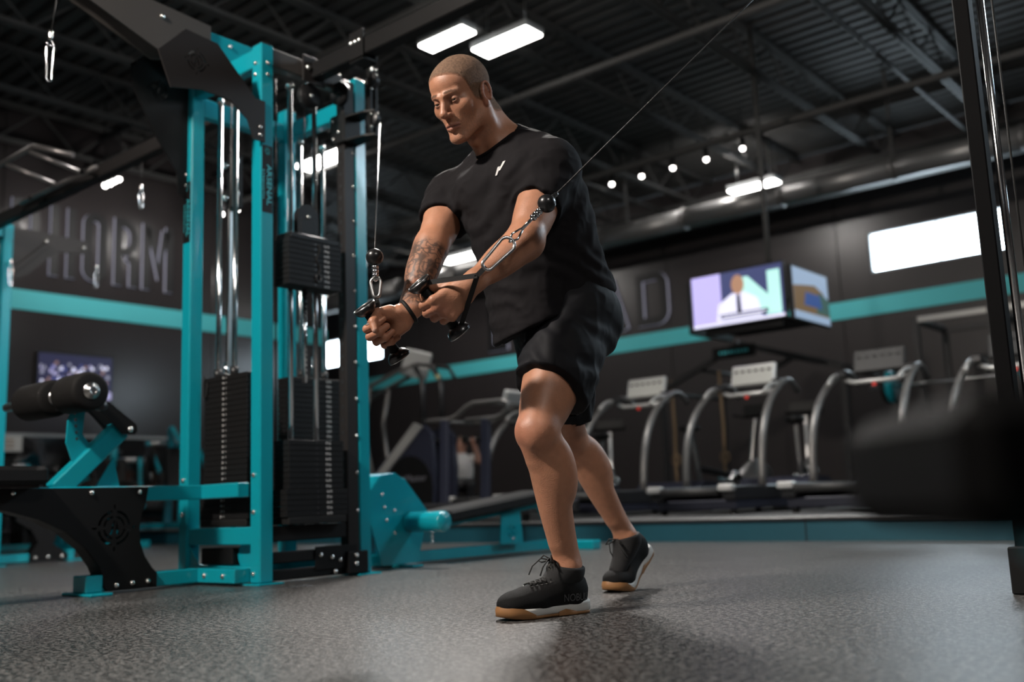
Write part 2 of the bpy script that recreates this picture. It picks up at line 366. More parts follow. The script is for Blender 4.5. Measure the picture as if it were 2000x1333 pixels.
# raised wall letters: dark faces, pale returns
LET_F = mat('letter_face_black', (.008, .008, .009), .5, var=.1); LET_S = mat('letter_side_pale', (.42, .42, .5), .5, var=.08, emit=(.55, .55, .72), es=.26)
def stroke(path, w_, closed=False):
    """thick polyline outline as quads (2-D)"""
    out = []; m = len(path); L_, R_ = [], []
    for i, p in enumerate(path):
        a = path[i-1] if (i > 0 or closed) else path[i]; b = path[(i+1) % m] if (i < m-1 or closed) else path[i]
        t = np.array([b[0]-a[0], b[1]-a[1]]); t /= np.linalg.norm(t); nn = np.array([-t[1], t[0]])
        s_ = 1.
        if (0 < i < m-1) or closed:
            t1 = np.array([p[0]-a[0], p[1]-a[1]]); t1 /= np.linalg.norm(t1); s_ = 1/max(.5, abs(np.dot(nn, [-t1[1], t1[0]])))
        L_.append(tuple(np.array(p)+nn*w_/2*s_)); R_.append(tuple(np.array(p)-nn*w_/2*s_))
    for i in range(m if closed else m-1): j = (i+1) % m; out.append([L_[i], L_[j], R_[j], R_[i]])
    return out
def letter_paths(ch, w_, h_, s_):
    i = s_/2; r = .16*h_
    rr = lambda x0, x1, y0, y1, q: arc(x1-q, y1-q, q, 0, pi/2, 5)+arc(x0+q, y1-q, q, pi/2, pi, 5)+arc(x0+q, y0+q, q, pi, 1.5*pi, 5)+arc(x1-q, y0+q, q, 1.5*pi, 2*pi, 5)
    q = r*1.1
    D = {'H': [[(i, 0), (i, h_)], [(w_-i, 0), (w_-i, h_)], [(s_, h_*.5), (w_-s_, h_*.5)]],
         'L': [[(i, h_), (i, 0)], [(s_, i), (w_, i)]],
         'M': [[(i, 0), (i, h_)], [(w_-i, 0), (w_-i, h_)], [(s_, h_*.93), (w_/2, h_*.28), (w_-s_, h_*.93)]],
         'A': [[(i, 0), (w_*.44, h_)], [(w_-i, 0), (w_*.56, h_)], [(w_*.22, h_*.27), (w_*.78, h_*.27)]],
         'D': [[(i, 0), (i, h_)], [(s_, h_-i)]+arc(w_-i-q, h_-i-q, q, pi/2, 0, 5)+arc(w_-i-q, i+q, q, 0, -pi/2, 5)+[(s_, i)]],
         'P': [[(i, 0), (i, h_)], [(s_, h_-i)]+arc(w_-i-q, h_-i-q, q, pi/2, 0, 5)+arc(w_-i-q, h_*.42+q, q, 0, -pi/2, 5)+[(s_, h_*.42)]],
         'R': [[(i, 0), (i, h_)], [(s_, h_-i)]+arc(w_-i-q, h_-i-q, q, pi/2, 0, 5)+arc(w_-i-q, h_*.5+q, q, 0, -pi/2, 5)+[(s_, h_*.5)], [(w_*.55, h_*.5-i)]+arc(w_-i-.05, h_*.36, .05, pi/2, 0, 3)+[(w_-i, 0)]],
         'O': [('c', rr(i, w_-i, i, h_-i, min(q, (w_-s_)/2*.98)))]}
    return D[ch]
def letter(ch, w_, h_, s_, depth, org, U, Nn, parent):
    U = Vector(U); V = Vector((0, 0, 1)); Nn = Vector(Nn); polys = []
    for p in letter_paths(ch, w_, h_, s_):
        polys += stroke(p[1], s_, True) if p[0] == 'c' else stroke(p, s_)
    m = MB()
    o = Vector(org)+Nn*depth/2; sg = 1 if U.cross(V).dot(Nn) > 0 else -1
    for p in polys: m.prism(p, o, U, V, depth)
    ob = m.build('letter', LET_F, parent, label='raised letter %s, black face with pale edges' % ch)
    me = ob.data; me.materials.append(LET_S)
    for p in me.polygons: p.material_index = 0 if abs(p.normal.dot(Nn)) > .7 else 1
    return ob
sg = thing('wall_letter_sign', (XL, 6.4, 3.47), 'word of big raised pale-edged letters above the aqua band on the left wall', 'sign')
for ch, y0, w_ in (('P', 5.30, .36), ('H', 5.80, .34), ('O', 6.24, .33), ('R', 6.68, .34), ('M', 7.10, .47)):
    letter(ch, w_, .95, .115, .04, (.002, y0-6.4, 0), (0, 1, 0), (1, 0, 0), sg)
sg = thing('wall_letter_sign', (-10, YR, 3.29), 'big raised letters ending in AD on the wall behind the man', 'sign')
for ch, x0, w_ in (('L', -12.95, .5), ('A', -10.42, .8), ('D', -9.42, .64)):
    letter(ch, w_, .93, .14, .05, (x0+10, -.002, 0), (1, 0, 0), (0, -1, 0), sg)
# wall mirror strip at left with pale rail
mm = thing('wall_mirror', (XL, 3, 0), 'low smoked mirror strip with pale top rail along the left wall', 'mirror')
y = -7.
while y < 7.3: MB().bb(.012, .02, y+.004-3, y+1.5-.004-3, .2, 1.37).build('mirror_panel', MIR, mm); y += 1.5
MB().bb(.01, .035, -10, 5, 1.37, 1.41, .003).build('rail', FRM, mm)
# platform for the cardio machines
plat = MB().bb(-12.65, 2.6, 6.42, 14.7, 0, .135).build('floor_platform', mat('platform_front_teal', (.01, .10, .145), .5, var=.15), kind='structure', label='low raised platform with teal front carrying the cardio machines')
MB().bb(-12.65, 2.62, 6.40, 14.7, .135, .165, .004).build('platform_deck', mat('platform_rubber', (.10, .10, .10), .45, bump=.2, bscale=200, var=.3), plat)
MB().bb(-12.65, 2.625, 6.39, 6.42, .135, .158, .003).build('nosing', PLAST, plat)
x = -12.65
while x < 2.6: MB().bb(x-.004, x+.004, 6.415, 6.42, .0, .135).build('joint', PLAST, plat); x += 2.44

# ================================================================== the cable tower in the middle-left
TW = (-4.22, 3.12, 0.)
tower = thing('cable_tower', TW, 'tall teal four-post cable tower with three black weight stacks and crossover arm', 'cable machine')
def T(m, name, mt, par=tower, **kw): return m.build(name, mt, par, org=TW, **kw)
def tb(p, axis, s_=1., par=tower): return bolt(par, (p[0]-TW[0], p[1]-TW[1], p[2]-TW[2]), axis, s_)
XA, XD, YA, YD, HS, HP = -3.918, -4.522, 2.818, 3.42, .038, 2.63
for (x, y) in ((XA, YA), (XD, YA), (XD, YD), (XA, YD)):
    po = T(MB().bb(x-HS, x+HS, y-HS, y+HS, .008, HP, .006), 'post', TEAL)
    MB().bb(x-.075, x+.075, y-.07, y+.07, 0, .008, .002).build('foot_plate', TEAL, po, org=TW)
    MB().bb(x-.034, x+.034, y-.034, y+.034, HP, HP+.004, .001).build('post_cap', PLAST, po, org=TW)
# top and bottom frame
T(MB().bb(XD+HS, XA-HS, YA-.03, YA+.03, 2.52, 2.62, .005), 'top_rail', TEAL)
T(MB().bb(XD+HS, XA-HS, YD-.03, YD+.03, 2.44, 2.54, .005), 'top_rail', TEAL)
GRY2 = mat('warm_grey_powder_coat', (.06, .055, .052), .45, bump=.06, bscale=400, var=.1, spec=.3)
T(MB().bb(XA-.03, XA+.03, YA+HS, YD-HS-.08, 2.53, 2.625, .005), 'top_rail', GRY2)
T(MB().bb(XD-.03, XD+.03, YA+HS, YD-HS, 2.44, 2.54, .005), 'top_rail', TEAL)
T(MB().bb(XD+HS, XA-HS, YA-.03, YA+.03, .18, .262, .005), 'lower_rail', TEAL)
T(MB().bb(XD+HS, XA-HS, YA-.028, YA+.028, .012, .082, .005), 'base_rail', TEAL)
T(MB().bb(XD+HS, XA-HS, YD-.03, YD+.03, .012, .082, .005), 'base_rail', TEAL)
T(MB().bb(XD-.03, XD+.03, YA+HS, YD-HS, .012, .082, .005), 'base_rail', TEAL)
T(MB().bb(XA-.035, XA+.03, YA+HS, YD-HS-.08, .19, .262, .005), 'lower_rail', BLK)
T(MB().bb(XA-.03, XA+.03, YA+HS, YD-HS-.08, .09, .142, .005), 'lower_rail', BLK)
T(MB().bb(XA-.03, XA+.03, YA+HS, YD-HS-.08, .012, .06, .005), 'base_rail', BLK)
T(MB().bb(-4.40, -4.14, YA-.01, YA+.1, .085, .165, .006), 'pulley_box', BLK)
T(MB().cyl((-4.07, YA+.02, .13), (-4.07, YA+.09, .13), .062, 24), 'low_pulley', TEAL)
T(MB().prism([(0, .0), (.09, 0), (0, .1)], (XD+HS, YA-.02, .082), (1, 0, 0), (0, 0, 1), .006), 'gusset', TEAL)
T(MB().bb(XA+.031, XA+.037, 3.10, 3.36, .045, .155, .002), 'bracket_plate', BLK)
for (y, z) in ((3.13, .115), (3.20, .1), (3.25, .085), (3.22, .03), (3.33, .03)): tb((XA+.037, y, z), (1, 0, 0))
# black uprights of the crossover (near one bolted to its post, far one at the right edge of the picture)
holes_z = np.arange(.32, 2.5, .065)
def upright(x1, y0, y1, ww, name, holes):
    u = T(MB().bb(x1-ww, x1, y0, y1, .03, 2.60, .004), name, GRY if holes else mat('matte_black_steel', (.004, .004, .0045), .7, var=.1, spec=.06))
    if holes:
        hm = MB()
        for z in holes_z: hm.cyl((x1-ww/2, y0-.0012, z), (x1-ww/2, y0+.003, z), .0105, 10)
        hm.build('pin_holes', PLAST, u, org=TW, kind='stuff')
    return u
u1 = upright(-3.882, 3.305, 3.378, .06, 'upright', True)
MB().bb(-3.955, -3.862, 3.29, 3.42, .012, .12, .004).build('shoe', BLK, u1, org=TW)
for z in (.06, .1): tb((-3.862, 3.34, z), (1, 0, 0))
for z in np.linspace(.32, 2.2, 11): tb((-3.882, 3.365, z), (1, 0, 0), .8)
CX = -.842
u2 = upright(CX+.05, 3.35, 3.41, .05, 'upright', False)
MB().bb(CX-.01, CX+.14, 3.3, 3.48, 0, .14, .004).build('shoe', BLK, u2, org=TW)
for z in (.06, .14): tb((CX+.06, 3.3, z), (0, -1, 0))
for dx in (.078,): T(MB().cyl((CX+dx, 3.385, .12), (CX+dx, 3.385, 2.55), .0125, 14), 'guide_rod', CHR)
T(MB().bb(CX, CX+.33, 3.35, 3.43, 2.52, 2.62, .005), 'top_rail', GRY)
T(MB().bb(CX+.26, CX+.33, 3.35, 3.43, .02, 2.6, .005), 'upright', GRY)
T(MB().cyl((CX+.115, 3.385, .2), (CX+.115, 3.385, 2.55), .0035, 8), 'cable', RUB)
# crossover beam with clamp
T(MB().bb(-3.885, CX+.1, 3.085, 3.155, 2.53, 2.62, .006), 'crossover_beam', BLK)
T(MB().bb(CX, CX+.085, 3.155, 3.36, 2.53, 2.62, .006), 'beam_end', BLK)
T(MB().bb(-3.88, -3.868, 3.03, 3.17, 2.50, 2.645, .003), 'clamp_plate', GRY)
tb((-3.868, 3.06, 2.58), (1, 0, 0), 1.3)
T(MB().bb(-3.56, -3.46, 3.07, 3.17, 2.505, 2.52, .003).bb(-3.56, -3.46, 3.07, 3.085, 2.5, 2.66, .003).bb(-3.56, -3.46, 3.155, 3.17, 2.5, 2.66, .003), 'beam_clamp', BLK)
for dx in (-.03, 0, .03): tb((-3.51+dx, 3.07, 2.6), (0, -1, 0), 1.2)
# swivel pulley carriage on the near upright
cg = T(MB().bb(-3.97, -3.862, 3.285, 3.302, 2.24, 2.40, .004).bb(-3.97, -3.862, 3.382, 3.396, 2.24, 2.40, .004).bb(-3.862, -3.85, 3.285, 3.396, 2.24, 2.40, .004), 'carriage', BLK)
for z0 in (2.245, 2.375): MB().prism([(0, 0), (.12, .02), (.17, .05), (.17, .08), (.1, .095), (0, .1)], (-3.85, 3.29, z0), (1, 0, 0), (0, 1, 0), .01).build('carriage_ear', BLK, cg, org=TW)
for (x, z) in ((-3.94, 2.27), (-3.94, 2.37), (-3.90, 2.30)): tb((x, 3.285, z), (0, -1, 0), .9, tower)
sw = T(MB().bb(-3.725, -3.70, 3.33, 3.352, 2.255, 2.62, .003).bb(-3.725, -3.70, 3.368, 3.39, 2.255, 2.62, .003), 'swivel_frame', BLK)
for z in (2.55, 2.34): MB().lathe((-3.71, 3.346, z), (0, 1, 0), [(0, .0), (0, .042), (.004, .045), (.014, .036), (.024, .045), (.028, .042), (.028, 0)], 24).build('pulley_wheel', PLAST, sw, org=TW)
for z in (2.60, 2.50, 2.36, 2.29): tb((-3.70, 3.34, z), (1, 0, 0), .8)
T(MB().lathe((-3.87, 3.26, 2.50), (0, 1, 0), [(0, 0), (0, .062), (.03, .062), (.03, 0)], 26).bb(-3.90, -3.84, 3.25, 3.30, 2.5, 2.56, .003), 'guide_pulley', BLK)
T(MB().lathe((-3.92, 3.09, 2.44), (1, 0, 0), [(0, 0), (0, .062), (.02, .066), (.04, .062), (.04, 0)], 26), 'guide_pulley', BLK)
tb((-3.88, 3.09, 2.44), (1, 0, 0)); tb((-3.88, 3.06, 2.50), (1, 0, 0), .8)
# far side swivel pulley (beyond the top edge)
sw2 = T(MB().bb(-1.02, -1.0, 3.30, 3.32, 2.4, 2.62, .003).bb(-1.02, -1.0, 3.345, 3.365, 2.4, 2.62, .003).bb(-1.0, CX, 3.31, 3.36, 2.5, 2.56, .004), 'swivel_frame', BLK)
MB().lathe((-1.01, 3.318, 2.45), (0, 1, 0), [(0, .0), (0, .042), (.004, .045), (.014, .036), (.024, .045), (.028, .042), (.028, 0)], 24).build('pulley_wheel', PLAST, sw2, org=TW)
# weight stacks
def stack(cx, cy, lx, ly, z0, zt, n, rods, rod_top, face, raised=None, wide=0):
    """plates from z0 up; raised=(z_bottom, count) lifts the top plates; face: 'x' numbers on +x side, 'y' on -y side"""
    th = (zt-z0)/n; s0 = T(MB().bb(cx-lx/2-.01, cx+lx/2+.01, cy-ly/2-.01, cy+ly/2+.01, z0-.035, z0-.001, .004), 'weight_stack', RUB)
    pm = None; num = MB(); pins = MB()
    for i in range(n):
        up_ = raised and i >= n-raised[1]
        zc = (z0+th*(i+.5)) if not up_ else raised[0]+th*(i-(n-raised[1])+.5)
        g = 1.+(.12 if i < wide else 0)
        k_ = MB().box((0, 0, 0), (lx*g if face == 'y' else lx*g, ly*g, th-.0014), .0014)
        ob = k_.build('weight_plate', PLT, s0); ob.location = (cx-TW[0], cy-TW[1], zc)
        for q in range(2):
            if face == 'x':
                xx = cx+lx*g/2+.0006; yy = cy+ly*.17+q*.018
                num.bb(xx-.0005, xx, yy, yy+.003, zc-.006, zc+.006); num.bb(xx-.0005, xx, yy+.003, yy+.011, zc+.004*(1 if (i+q) % 2 else -1)-.001, zc+.004*(1 if (i+q) % 2 else -1)+.0015); num.bb(xx-.0005, xx, yy+.009, yy+.012, zc-.006, zc+.003)
            else:
                yy = cy-ly*g/2-.0006; xx = cx-.02+q*.02
                num.bb(xx, xx+.003, yy, yy+.0005, zc-.006, zc+.006); num.bb(xx+.003, xx+.011, yy, yy+.0005, zc-.001, zc+.002)
        if face == 'x': pins.cyl((cx+lx*g/2-.004, cy+.0, zc), (cx+lx*g/2+.0008, cy, zc), .006, 8)
        else: pins.cyl((cx+.0, cy-ly*g/2+.004, zc), (cx, cy-ly*g/2-.0008, zc), .006, 8)
    num.build('plate_numbers', WHT, s0, org=TW, kind='stuff'); pins.build('pin_holes', CHR if face == 'y' else PLAST, s0, org=TW, kind='stuff')
    top = (raised[0]+th*raised[1]) if raised else zt
    for (x, y) in rods:
        MB().cyl((x, y, .2), (x, y, rod_top), .0135, 16).build('guide_rod', CHR, s0, org=TW)
        MB().cyl((x, y, top), (x, y, top+.05), .021, 16).build('bushing', PLAST, s0, org=TW)
        MB().lathe((x, y, rod_top-.03), (0, 0, 1), [(0, .014), (.0, .02), (.02, .02), (.03, .012)], 12).build('rod_collar', BOLT, s0, org=TW)
    return s0, top, th
s2, top2, th2 = stack(-3.905, 3.085, .115, .33, .30, .896, 23, [(-3.94, 3.0), (-3.94, 3.155)], 2.5, 'x', raised=(1.42, 9), wide=5)
s1, top1, th1 = stack(-4.2, 2.86, .36, .11, .30, 1.0, 27, [(-4.36, 2.87), (-4.22, 2.87)], 2.5, 'y', wide=5)
s3, top3, th3 = stack(-4.36, 3.46, .115, .36, .30, 1.04, 27, [(-4.37, 3.40), (-4.37, 3.56)], 2.42, 'x')
# raised block of the crossover stack: cap plate, selector stem with holes, pulley in a yoke, pin
MB().bb(-3.965, -3.845, 2.93, 3.24, top2, top2+.03, .004).build('cap_plate', BLK, s2, org=TW)
MB().cyl((-3.93, 3.08, .95), (-3.93, 3.08, 1.42), .0125, 14).build('selector_stem', CHR, s2, org=TW)
hm = MB()
for z in np.arange(1.0, 1.42, th2): hm.cyl((-3.9185, 3.08, z), (-3.9165, 3.08, z), .006, 8)
hm.build('stem_holes', PLAST, s2, org=TW, kind='stuff')
MB().bb(-3.955, -3.945, 3.03, 3.13, top2+.03, top2+.13, .003).bb(-3.905, -3.895, 3.03, 3.13, top2+.03, top2+.13, .003).build('pulley_yoke', BLK, s2, org=TW)
MB().lathe((-3.94, 3.08, top2+.14), (1, 0, 0), [(0, 0), (0, .058), (.014, .05), (.03, .058), (.03, 0)], 26).build('stack_pulley', BLK, s2, org=TW)
MB().prism(arc(0, 0, .065, 0, pi, 12)+[(-.065, -.1), (.065, -.1)], (-3.9, 3.08, top2+.14), (0, 1, 0), (0, 0, 1), .006).build('pulley_guard', BLK, s2, org=TW)
tb((-3.897, 3.08, top2+.14), (1, 0, 0))
MB().tube([(-3.845, 3.1+.012*sin(k*1.1), top2-.01-.018*k) for k in range(12)], .004, 6).build('pin_lanyard', RUB, s2, org=TW)
MB().tube([(-3.842, 3.1+.016*cos(a), 1.47+.02*sin(a)) for a in np.linspace(0, 2*pi, 13)[:-1]], .004, 6, True).build('selector_pin', PLAST, s2, org=TW)
MB().cyl((-3.93, 3.01, .3), (-3.93, 3.01, .4), .003, 6).build('stack_cable', RUB, s2, org=TW)
T(MB().cyl((-3.95, 2.92, .62), (-3.95, 2.92, 2.5), .003, 6), 'cable', RUB); T(MB().cyl((-3.97, 2.89, .62), (-3.97, 2.89, 2.5), .003, 6), 'cable', RUB)
T(MB().cyl((-3.925, 3.08, top2+.2), (-3.925, 3.08, 2.45), .003, 6), 'cable', RUB)
# lat stack top: hook, lanyard, cable
MB().cyl((-4.29, 2.87, top1), (-4.29, 2.87, top1+.08), .011, 12).build('lift_bolt', CHR, s1, org=TW)
MB().bb(-4.32, -4.26, 2.84, 2.9, top1, top1+.018, .003).build('cap_plate', BLK, s1, org=TW)
MB().tube([(-4.29, 2.868, top1+.08), (-4.27, 2.866, top1+.4), (-4.255, 2.866, 2.5)], .003, 6).build('stack_cable', RUB, s1, org=TW)
MB().tube(bez((-4.37, 2.80, top1+.012), (-4.39, 2.79, top1-.12), (-4.33, 2.79, top1-.14), (-4.35, 2.80, top1-.02), 12), .004, 6).build('pin_lanyard', RUB, s1, org=TW)
MB().cyl((-4.37, 3.48, top3), (-4.37, 3.48, top3+.13), .008, 10).build('lift_bolt', CHR, s3, org=TW)
# inner galvanised channel and roller bracket behind the left rods
T(MB().bb(-4.49, -4.47, 3.0, 3.045, .35, 2.15, .002), 'channel', STL)
ch = T(MB().bb(-4.475, -4.43, 2.99, 3.06, 1.95, 2.25, .004), 'roller_bracket', BLK)
for z in (2.0, 2.18):
    for x in (-4.46, -4.36): MB().sphere((x, 2.97, z), .02, 10).build('roller', CHR, ch, org=TW)
# emblem cut-outs: ring, cross hair ticks and a leaning bar
def emblem_holes(cx, cy, r):
    hs = []
    for (ra, rb) in ((.92, .78), (.62, .5)):
        for q in range(4):
            a0, a1 = q*pi/2+.16, (q+1)*pi/2-.16
            hs.append(arc(cx, cy, r*ra, a0, a1, 6)+arc(cx, cy, r*rb, a1, a0, 6))
    for a in range(4):
        c_, s_ = cos(a*pi/2), sin(a*pi/2); q = [(.97, -.05), (1.2, -.05), (1.2, .05), (.97, .05)]
        hs.append([(cx+r*(x*c_-y*s_), cy+r*(x*s_+y*c_)) for x, y in q])
    hs.append([(cx+r*x, cy+r*y) for x, y in ((-.26, -.34), (-.1, -.34), (.06, .38), (-.05, .38))])
    hs.append([(cx+r*x, cy+r*y) for x, y in ((.12, .38), (.3, -.34), (.14, -.34), (.06, .0))])
    return hs
# side shrouds of the lat arm (plates in the plane x = const)
T(MB().prism([(2.225, 2.40), (2.36, 2.545), (2.53, 2.53), (2.745, 2.32), (2.80, 2.32), (2.80, 2.11), (2.735, 2.11), (2.70, 2.20), (2.60, 2.27), (2.45, 2.275), (2.29, 2.24)], (-3.876, 0, 0), (0, 1, 0), (0, 0, 1), .008, emblem_holes(2.42, 2.405, .055)), 'shroud_plate', GRY)
T(MB().prism([(2.36, 2.545), (2.53, 2.53), (2.745, 2.32), (2.80, 2.32), (2.80, 2.31), (2.742, 2.31), (2.528, 2.52), (2.36, 2.535)], (-3.905, 0, 0), (0, 1, 0), (0, 0, 1), .06), 'shroud_rim', GRY)
T(MB().prism([(2.45, 2.62), (2.53, 2.70), (2.80, 2.58), (2.80, 1.98), (2.73, 1.98), (2.72, 2.10), (2.60, 2.26), (2.46, 2.50)], (-4.528, 0, 0), (0, 1, 0), (0, 0, 1), .008, emblem_holes(2.61, 2.52, .05)), 'shroud_plate', BLK)
T(MB().prism([(2.45, 2.62), (2.53, 2.70), (2.80, 2.58), (2.80, 2.57), (2.53, 2.69), (2.46, 2.61)], (-4.50, 0, 0), (0, 1, 0), (0, 0, 1), .05), 'shroud_rim', BLK)
for (y, z) in ((2.77, 2.18), (2.77, 2.14)): tb((-3.871, y, z), (1, 0, 0), .9)
for z in (2.10, 2.04): tb((-4.53, 2.775, z), (0, -1, 0), 1.)
# lat arm: teal root and long charcoal plate reaching over the seat
T(MB().bb(-4.26, -4.18, 2.66, 2.95, 2.615, 2.755, .006), 'arm_root', TEAL)
T(MB().prism([(2.68, 2.775), (2.30, 2.80), (1.95, 2.90), (1.62, 2.99), (1.50, 2.96), (1.50, 2.88), (1.85, 2.78), (2.02, 2.69), (2.415, 2.545), (2.68, 2.62)], (-4.17, 0, 0), (0, 1, 0), (0, 0, 1), .012), 'arm_plate', GRY2)
T(MB().prism([(2.68, 2.775), (2.30, 2.80), (1.95, 2.90), (1.62, 2.99), (1.50, 2.96), (1.50, 2.88), (1.85, 2.78), (2.02, 2.69), (2.415, 2.545), (2.68, 2.62)], (-4.27, 0, 0), (0, 1, 0), (0, 0, 1), .012), 'arm_plate', GRY2)
tb((-4.164, 2.41, 2.73), (1, 0, 0), 1.2); tb((-4.178, 2.80, 2.71), (1, 0, 0), 1.)
for (z) in (2.53, 2.47): tb((XA-.005, YA-HS, z), (0, -1, 0)); tb((XA+HS, YA-.0, z-.0), (1, 0, 0), .9)
for z in (.02, .3, .47): tb((XA-.01, YA-HS, z+.03), (0, -1, 0)); tb((XD+.0, YA-HS, z+.03), (0, -1, 0))
# brand stickers, vertical lettering
STK = mat('sticker_black', (.006, .006, .0065), .5, var=.05, spec=.2); TXT = mat('sticker_teal_print', (.03, .45, .52), .4, var=.05)
def sticker(x, y, z0, z1, face):
    wd_ = .06; hgt = z1-z0
    if face == 'x': s_ = T(MB().bb(x, x+.0012, y-wd_/2, y+wd_/2, z0, z1), 'sticker', STK)
    else: s_ = T(MB().bb(x-wd_/2, x+wd_/2, y-.0012, y, z0, z1), 'sticker', STK)
    for body, size, off, sx in (('ARSENAL', .038, -.006, 1.3), ('STRENGTH', .013, .019, 2.3)):
        me = text_mesh(body, size, .0004, sx)
        o = link('lettering', me, TXT, s_)
        R_ = Matrix.Rotation(-pi/2, 4, 'Z')
        if face == 'x': o.matrix_local = Matrix.Translation((x+.0018-TW[0], y-off-.008-TW[1], (z0+z1)/2-.03)) @ Matrix(((0, 0, 1, 0), (1, 0, 0, 0), (0, 1, 0, 0), (0, 0, 0, 1))) @ R_
        else: o.matrix_local = Matrix.Translation((x-off-.008-TW[0], y-.0018-TW[1], (z0+z1)/2-.03)) @ Matrix(((1, 0, 0, 0), (0, 0, -1, 0), (0, 1, 0, 0), (0, 0, 0, 1))) @ R_
    em = MB()
    c_ = (x+.0018, y, z1-.03) if face == 'x' else (x, y-.0018, z1-.03)
    for a in np.linspace(0, 2*pi, 9)[:-1]:
        d = (0, cos(a), sin(a)) if face == 'x' else (cos(a), 0, sin(a))
        em.beam([c_[i]+d[i]*.006 for i in range(3)], [c_[i]+d[i]*.019 for i in range(3)], .003, .0008, 0)
    em.build('print_mark', TXT, s_, org=TW)
sticker(XA+HS, YA, 1.76, 2.10, 'x'); sticker(XD, YA-HS, 1.73, 2.06, 'y')
# cable from the near swivel down to the man's right handle is a thing of its own (below)

# ================================================================== lat pulldown seat
ST = (-4.25, 2.1, 0)
seat = thing('pulldown_seat', ST, 'pulldown seat with black roller pads on a teal arm and black curved side plate', 'gym seat')
def S(m, name, mt, par=seat, **kw): return m.build(name, mt, par, org=ST, **kw)
sp = [(1.2, .462), (2.435, .462), (2.425, .40), (2.405, .345), (2.395, .28), (2.40, .215), (2.425, .15), (2.46, .10), (2.485, .075), (2.485, .012), (2.255, .012), (2.235, .03), (2.225, .085), (2.21, .12), (2.15, .20), (2.06, .275), (1.95, .33), (1.82, .37), (1.65, .395), (1.45, .405), (1.2, .405)]
for x in (-4.25, -4.35): S(MB().prism(sp, (x, 0, 0), (0, 1, 0), (0, 0, 1), .008, emblem_holes(2.275, .285, .085)), 'side_plate', BLK)
S(MB().prism([(p[0]*.999, p[1]) for p in sp[10:]]+[(1.2, .41), (1.45, .41), (1.65, .40), (1.82, .375), (1.95, .335), (2.065, .28), (2.155, .205), (2.215, .125), (2.23, .085), (2.24, .03)], (-4.30, 0, 0), (0, 1, 0), (0, 0, 1), .092), 'inner_web', BLK)
for (y, z) in ((1.83, .445), (2.165, .44), (2.39, .44), (2.29, .035), (2.365, .04), (2.44, .042)): bolt(seat, (.004, y-ST[1], z), (1, 0, 0), 1.)
S(MB().bb(-4.34, -4.26, 1.2, 2.75, .40, .468, .004), 'seat_beam', TEAL)
S(MB().bb(-4.26, -3.96, 2.715, 2.778, .40, .468, .004), 'cross_bar', TEAL)
S(MB().bb(-4.34, -4.26, 2.2, 2.72, .012, .078, .004), 'base_beam', TEAL)
S(MB().bb(-4.26, -3.96, 2.70, 2.788, .012, .078, .004), 'base_bar', TEAL)
S(MB().bb(-4.42, -4.16, 2.13, 2.23, 0, .012, .003).bb(-4.36, -4.24, 2.15, 2.225, .012, .085, .004), 'foot', TEAL)
for (x) in (-4.2, -4.05): bolt(seat, (x-ST[0], 2.70-ST[1], .045), (0, -1, 0), 1.)
S(MB().bb(-4.46, -4.12, 1.35, 1.925, .475, .55, .018), 'seat_pad', VIN)
S(MB().bb(-4.42, -4.16, 1.4, 1.9, .462, .476, .002), 'pad_board', PLAST)
S(MB().beam((-4.30, 2.03, .45), (-4.30, 2.315, .725), .07, .085, .006), 'arm_post', TEAL)
S(MB().prism([(2.10, .58), (2.07, .66), (2.075, .76), (2.10, .83), (2.135, .845), (2.15, .80), (2.14, .70), (2.17, .66), (2.24, .70), (2.2, .6)], (-4.30, 0, 0), (0, 1, 0), (0, 0, 1), .012, [arc(2.105+.003*k, .79-.028*k, .008, 0, 2*pi-.7, 7) for k in range(5)]), 'range_plate', TEAL)
S(MB().prism([(2.21, .468), (2.32, .468), (2.30, .55), (2.29, .6)], (-4.30, 0, 0), (0, 1, 0), (0, 0, 1), .012), 'rib_plate', TEAL)
S(MB().prism([(2.355, .70)]+arc(2.335, .725, .035, -.3, 1.2, 5)+[(2.25, .83), (2.13, .89), (2.1, .86), (2.10, .83), (2.2, .80), (2.30, .70)], (-4.245, 0, 0), (0, 1, 0), (0, 0, 1), .01), 'lever_plate', BLK)
S(MB().prism([(2.355, .70)]+arc(2.335, .725, .035, -.3, 1.2, 5)+[(2.25, .83), (2.13, .89), (2.1, .86), (2.10, .83), (2.2, .80), (2.30, .70)], (-4.355, 0, 0), (0, 1, 0), (0, 0, 1), .01), 'lever_plate', BLK)
bolt(seat, (-4.24-ST[0], 2.335-ST[1], .722), (1, 0, 0), 1.3)
S(MB().lathe((-4.24, 2.165, .815), (1, 0, 0), [(0, .012), (.03, .012), (.03, .02), (.075, .022), (.08, .018), (.08, 0)], 16), 'adjust_knob', PLAST)
S(MB().cyl((-4.86, 2.05, .862), (-4.03, 2.05, .862), .021, 14), 'roller_axle', STL)
S(MB().bb(-4.33, -4.27, 2.03, 2.13, .80, .88, .004), 'axle_block', BLK)
for (x0, x1) in ((-4.26, -4.045), (-4.64, -4.36)):
    rp = S(MB().lathe((x0, 2.05, .862), (1, 0, 0), [(0, .03), (0, .066), (.006, .078), (.02, .083), (x1-x0-.02, .083), (x1-x0-.006, .078), (x1-x0, .066), (x1-x0, .03)], 30), 'roller_pad', FOAM)
    MB().lathe((x1-.004, 2.05, .862), (1, 0, 0), [(0, .036), (.008, .036), (.008, .02), (.022, .02), (.022, .012), (.008, .012)], 18).build('hub', STL, rp, org=ST)
    MB().lathe((x0+.004, 2.05, .862), (-1, 0, 0), [(0, .036), (.008, .036), (.008, .0)], 18).build('hub', STL, rp, org=ST)

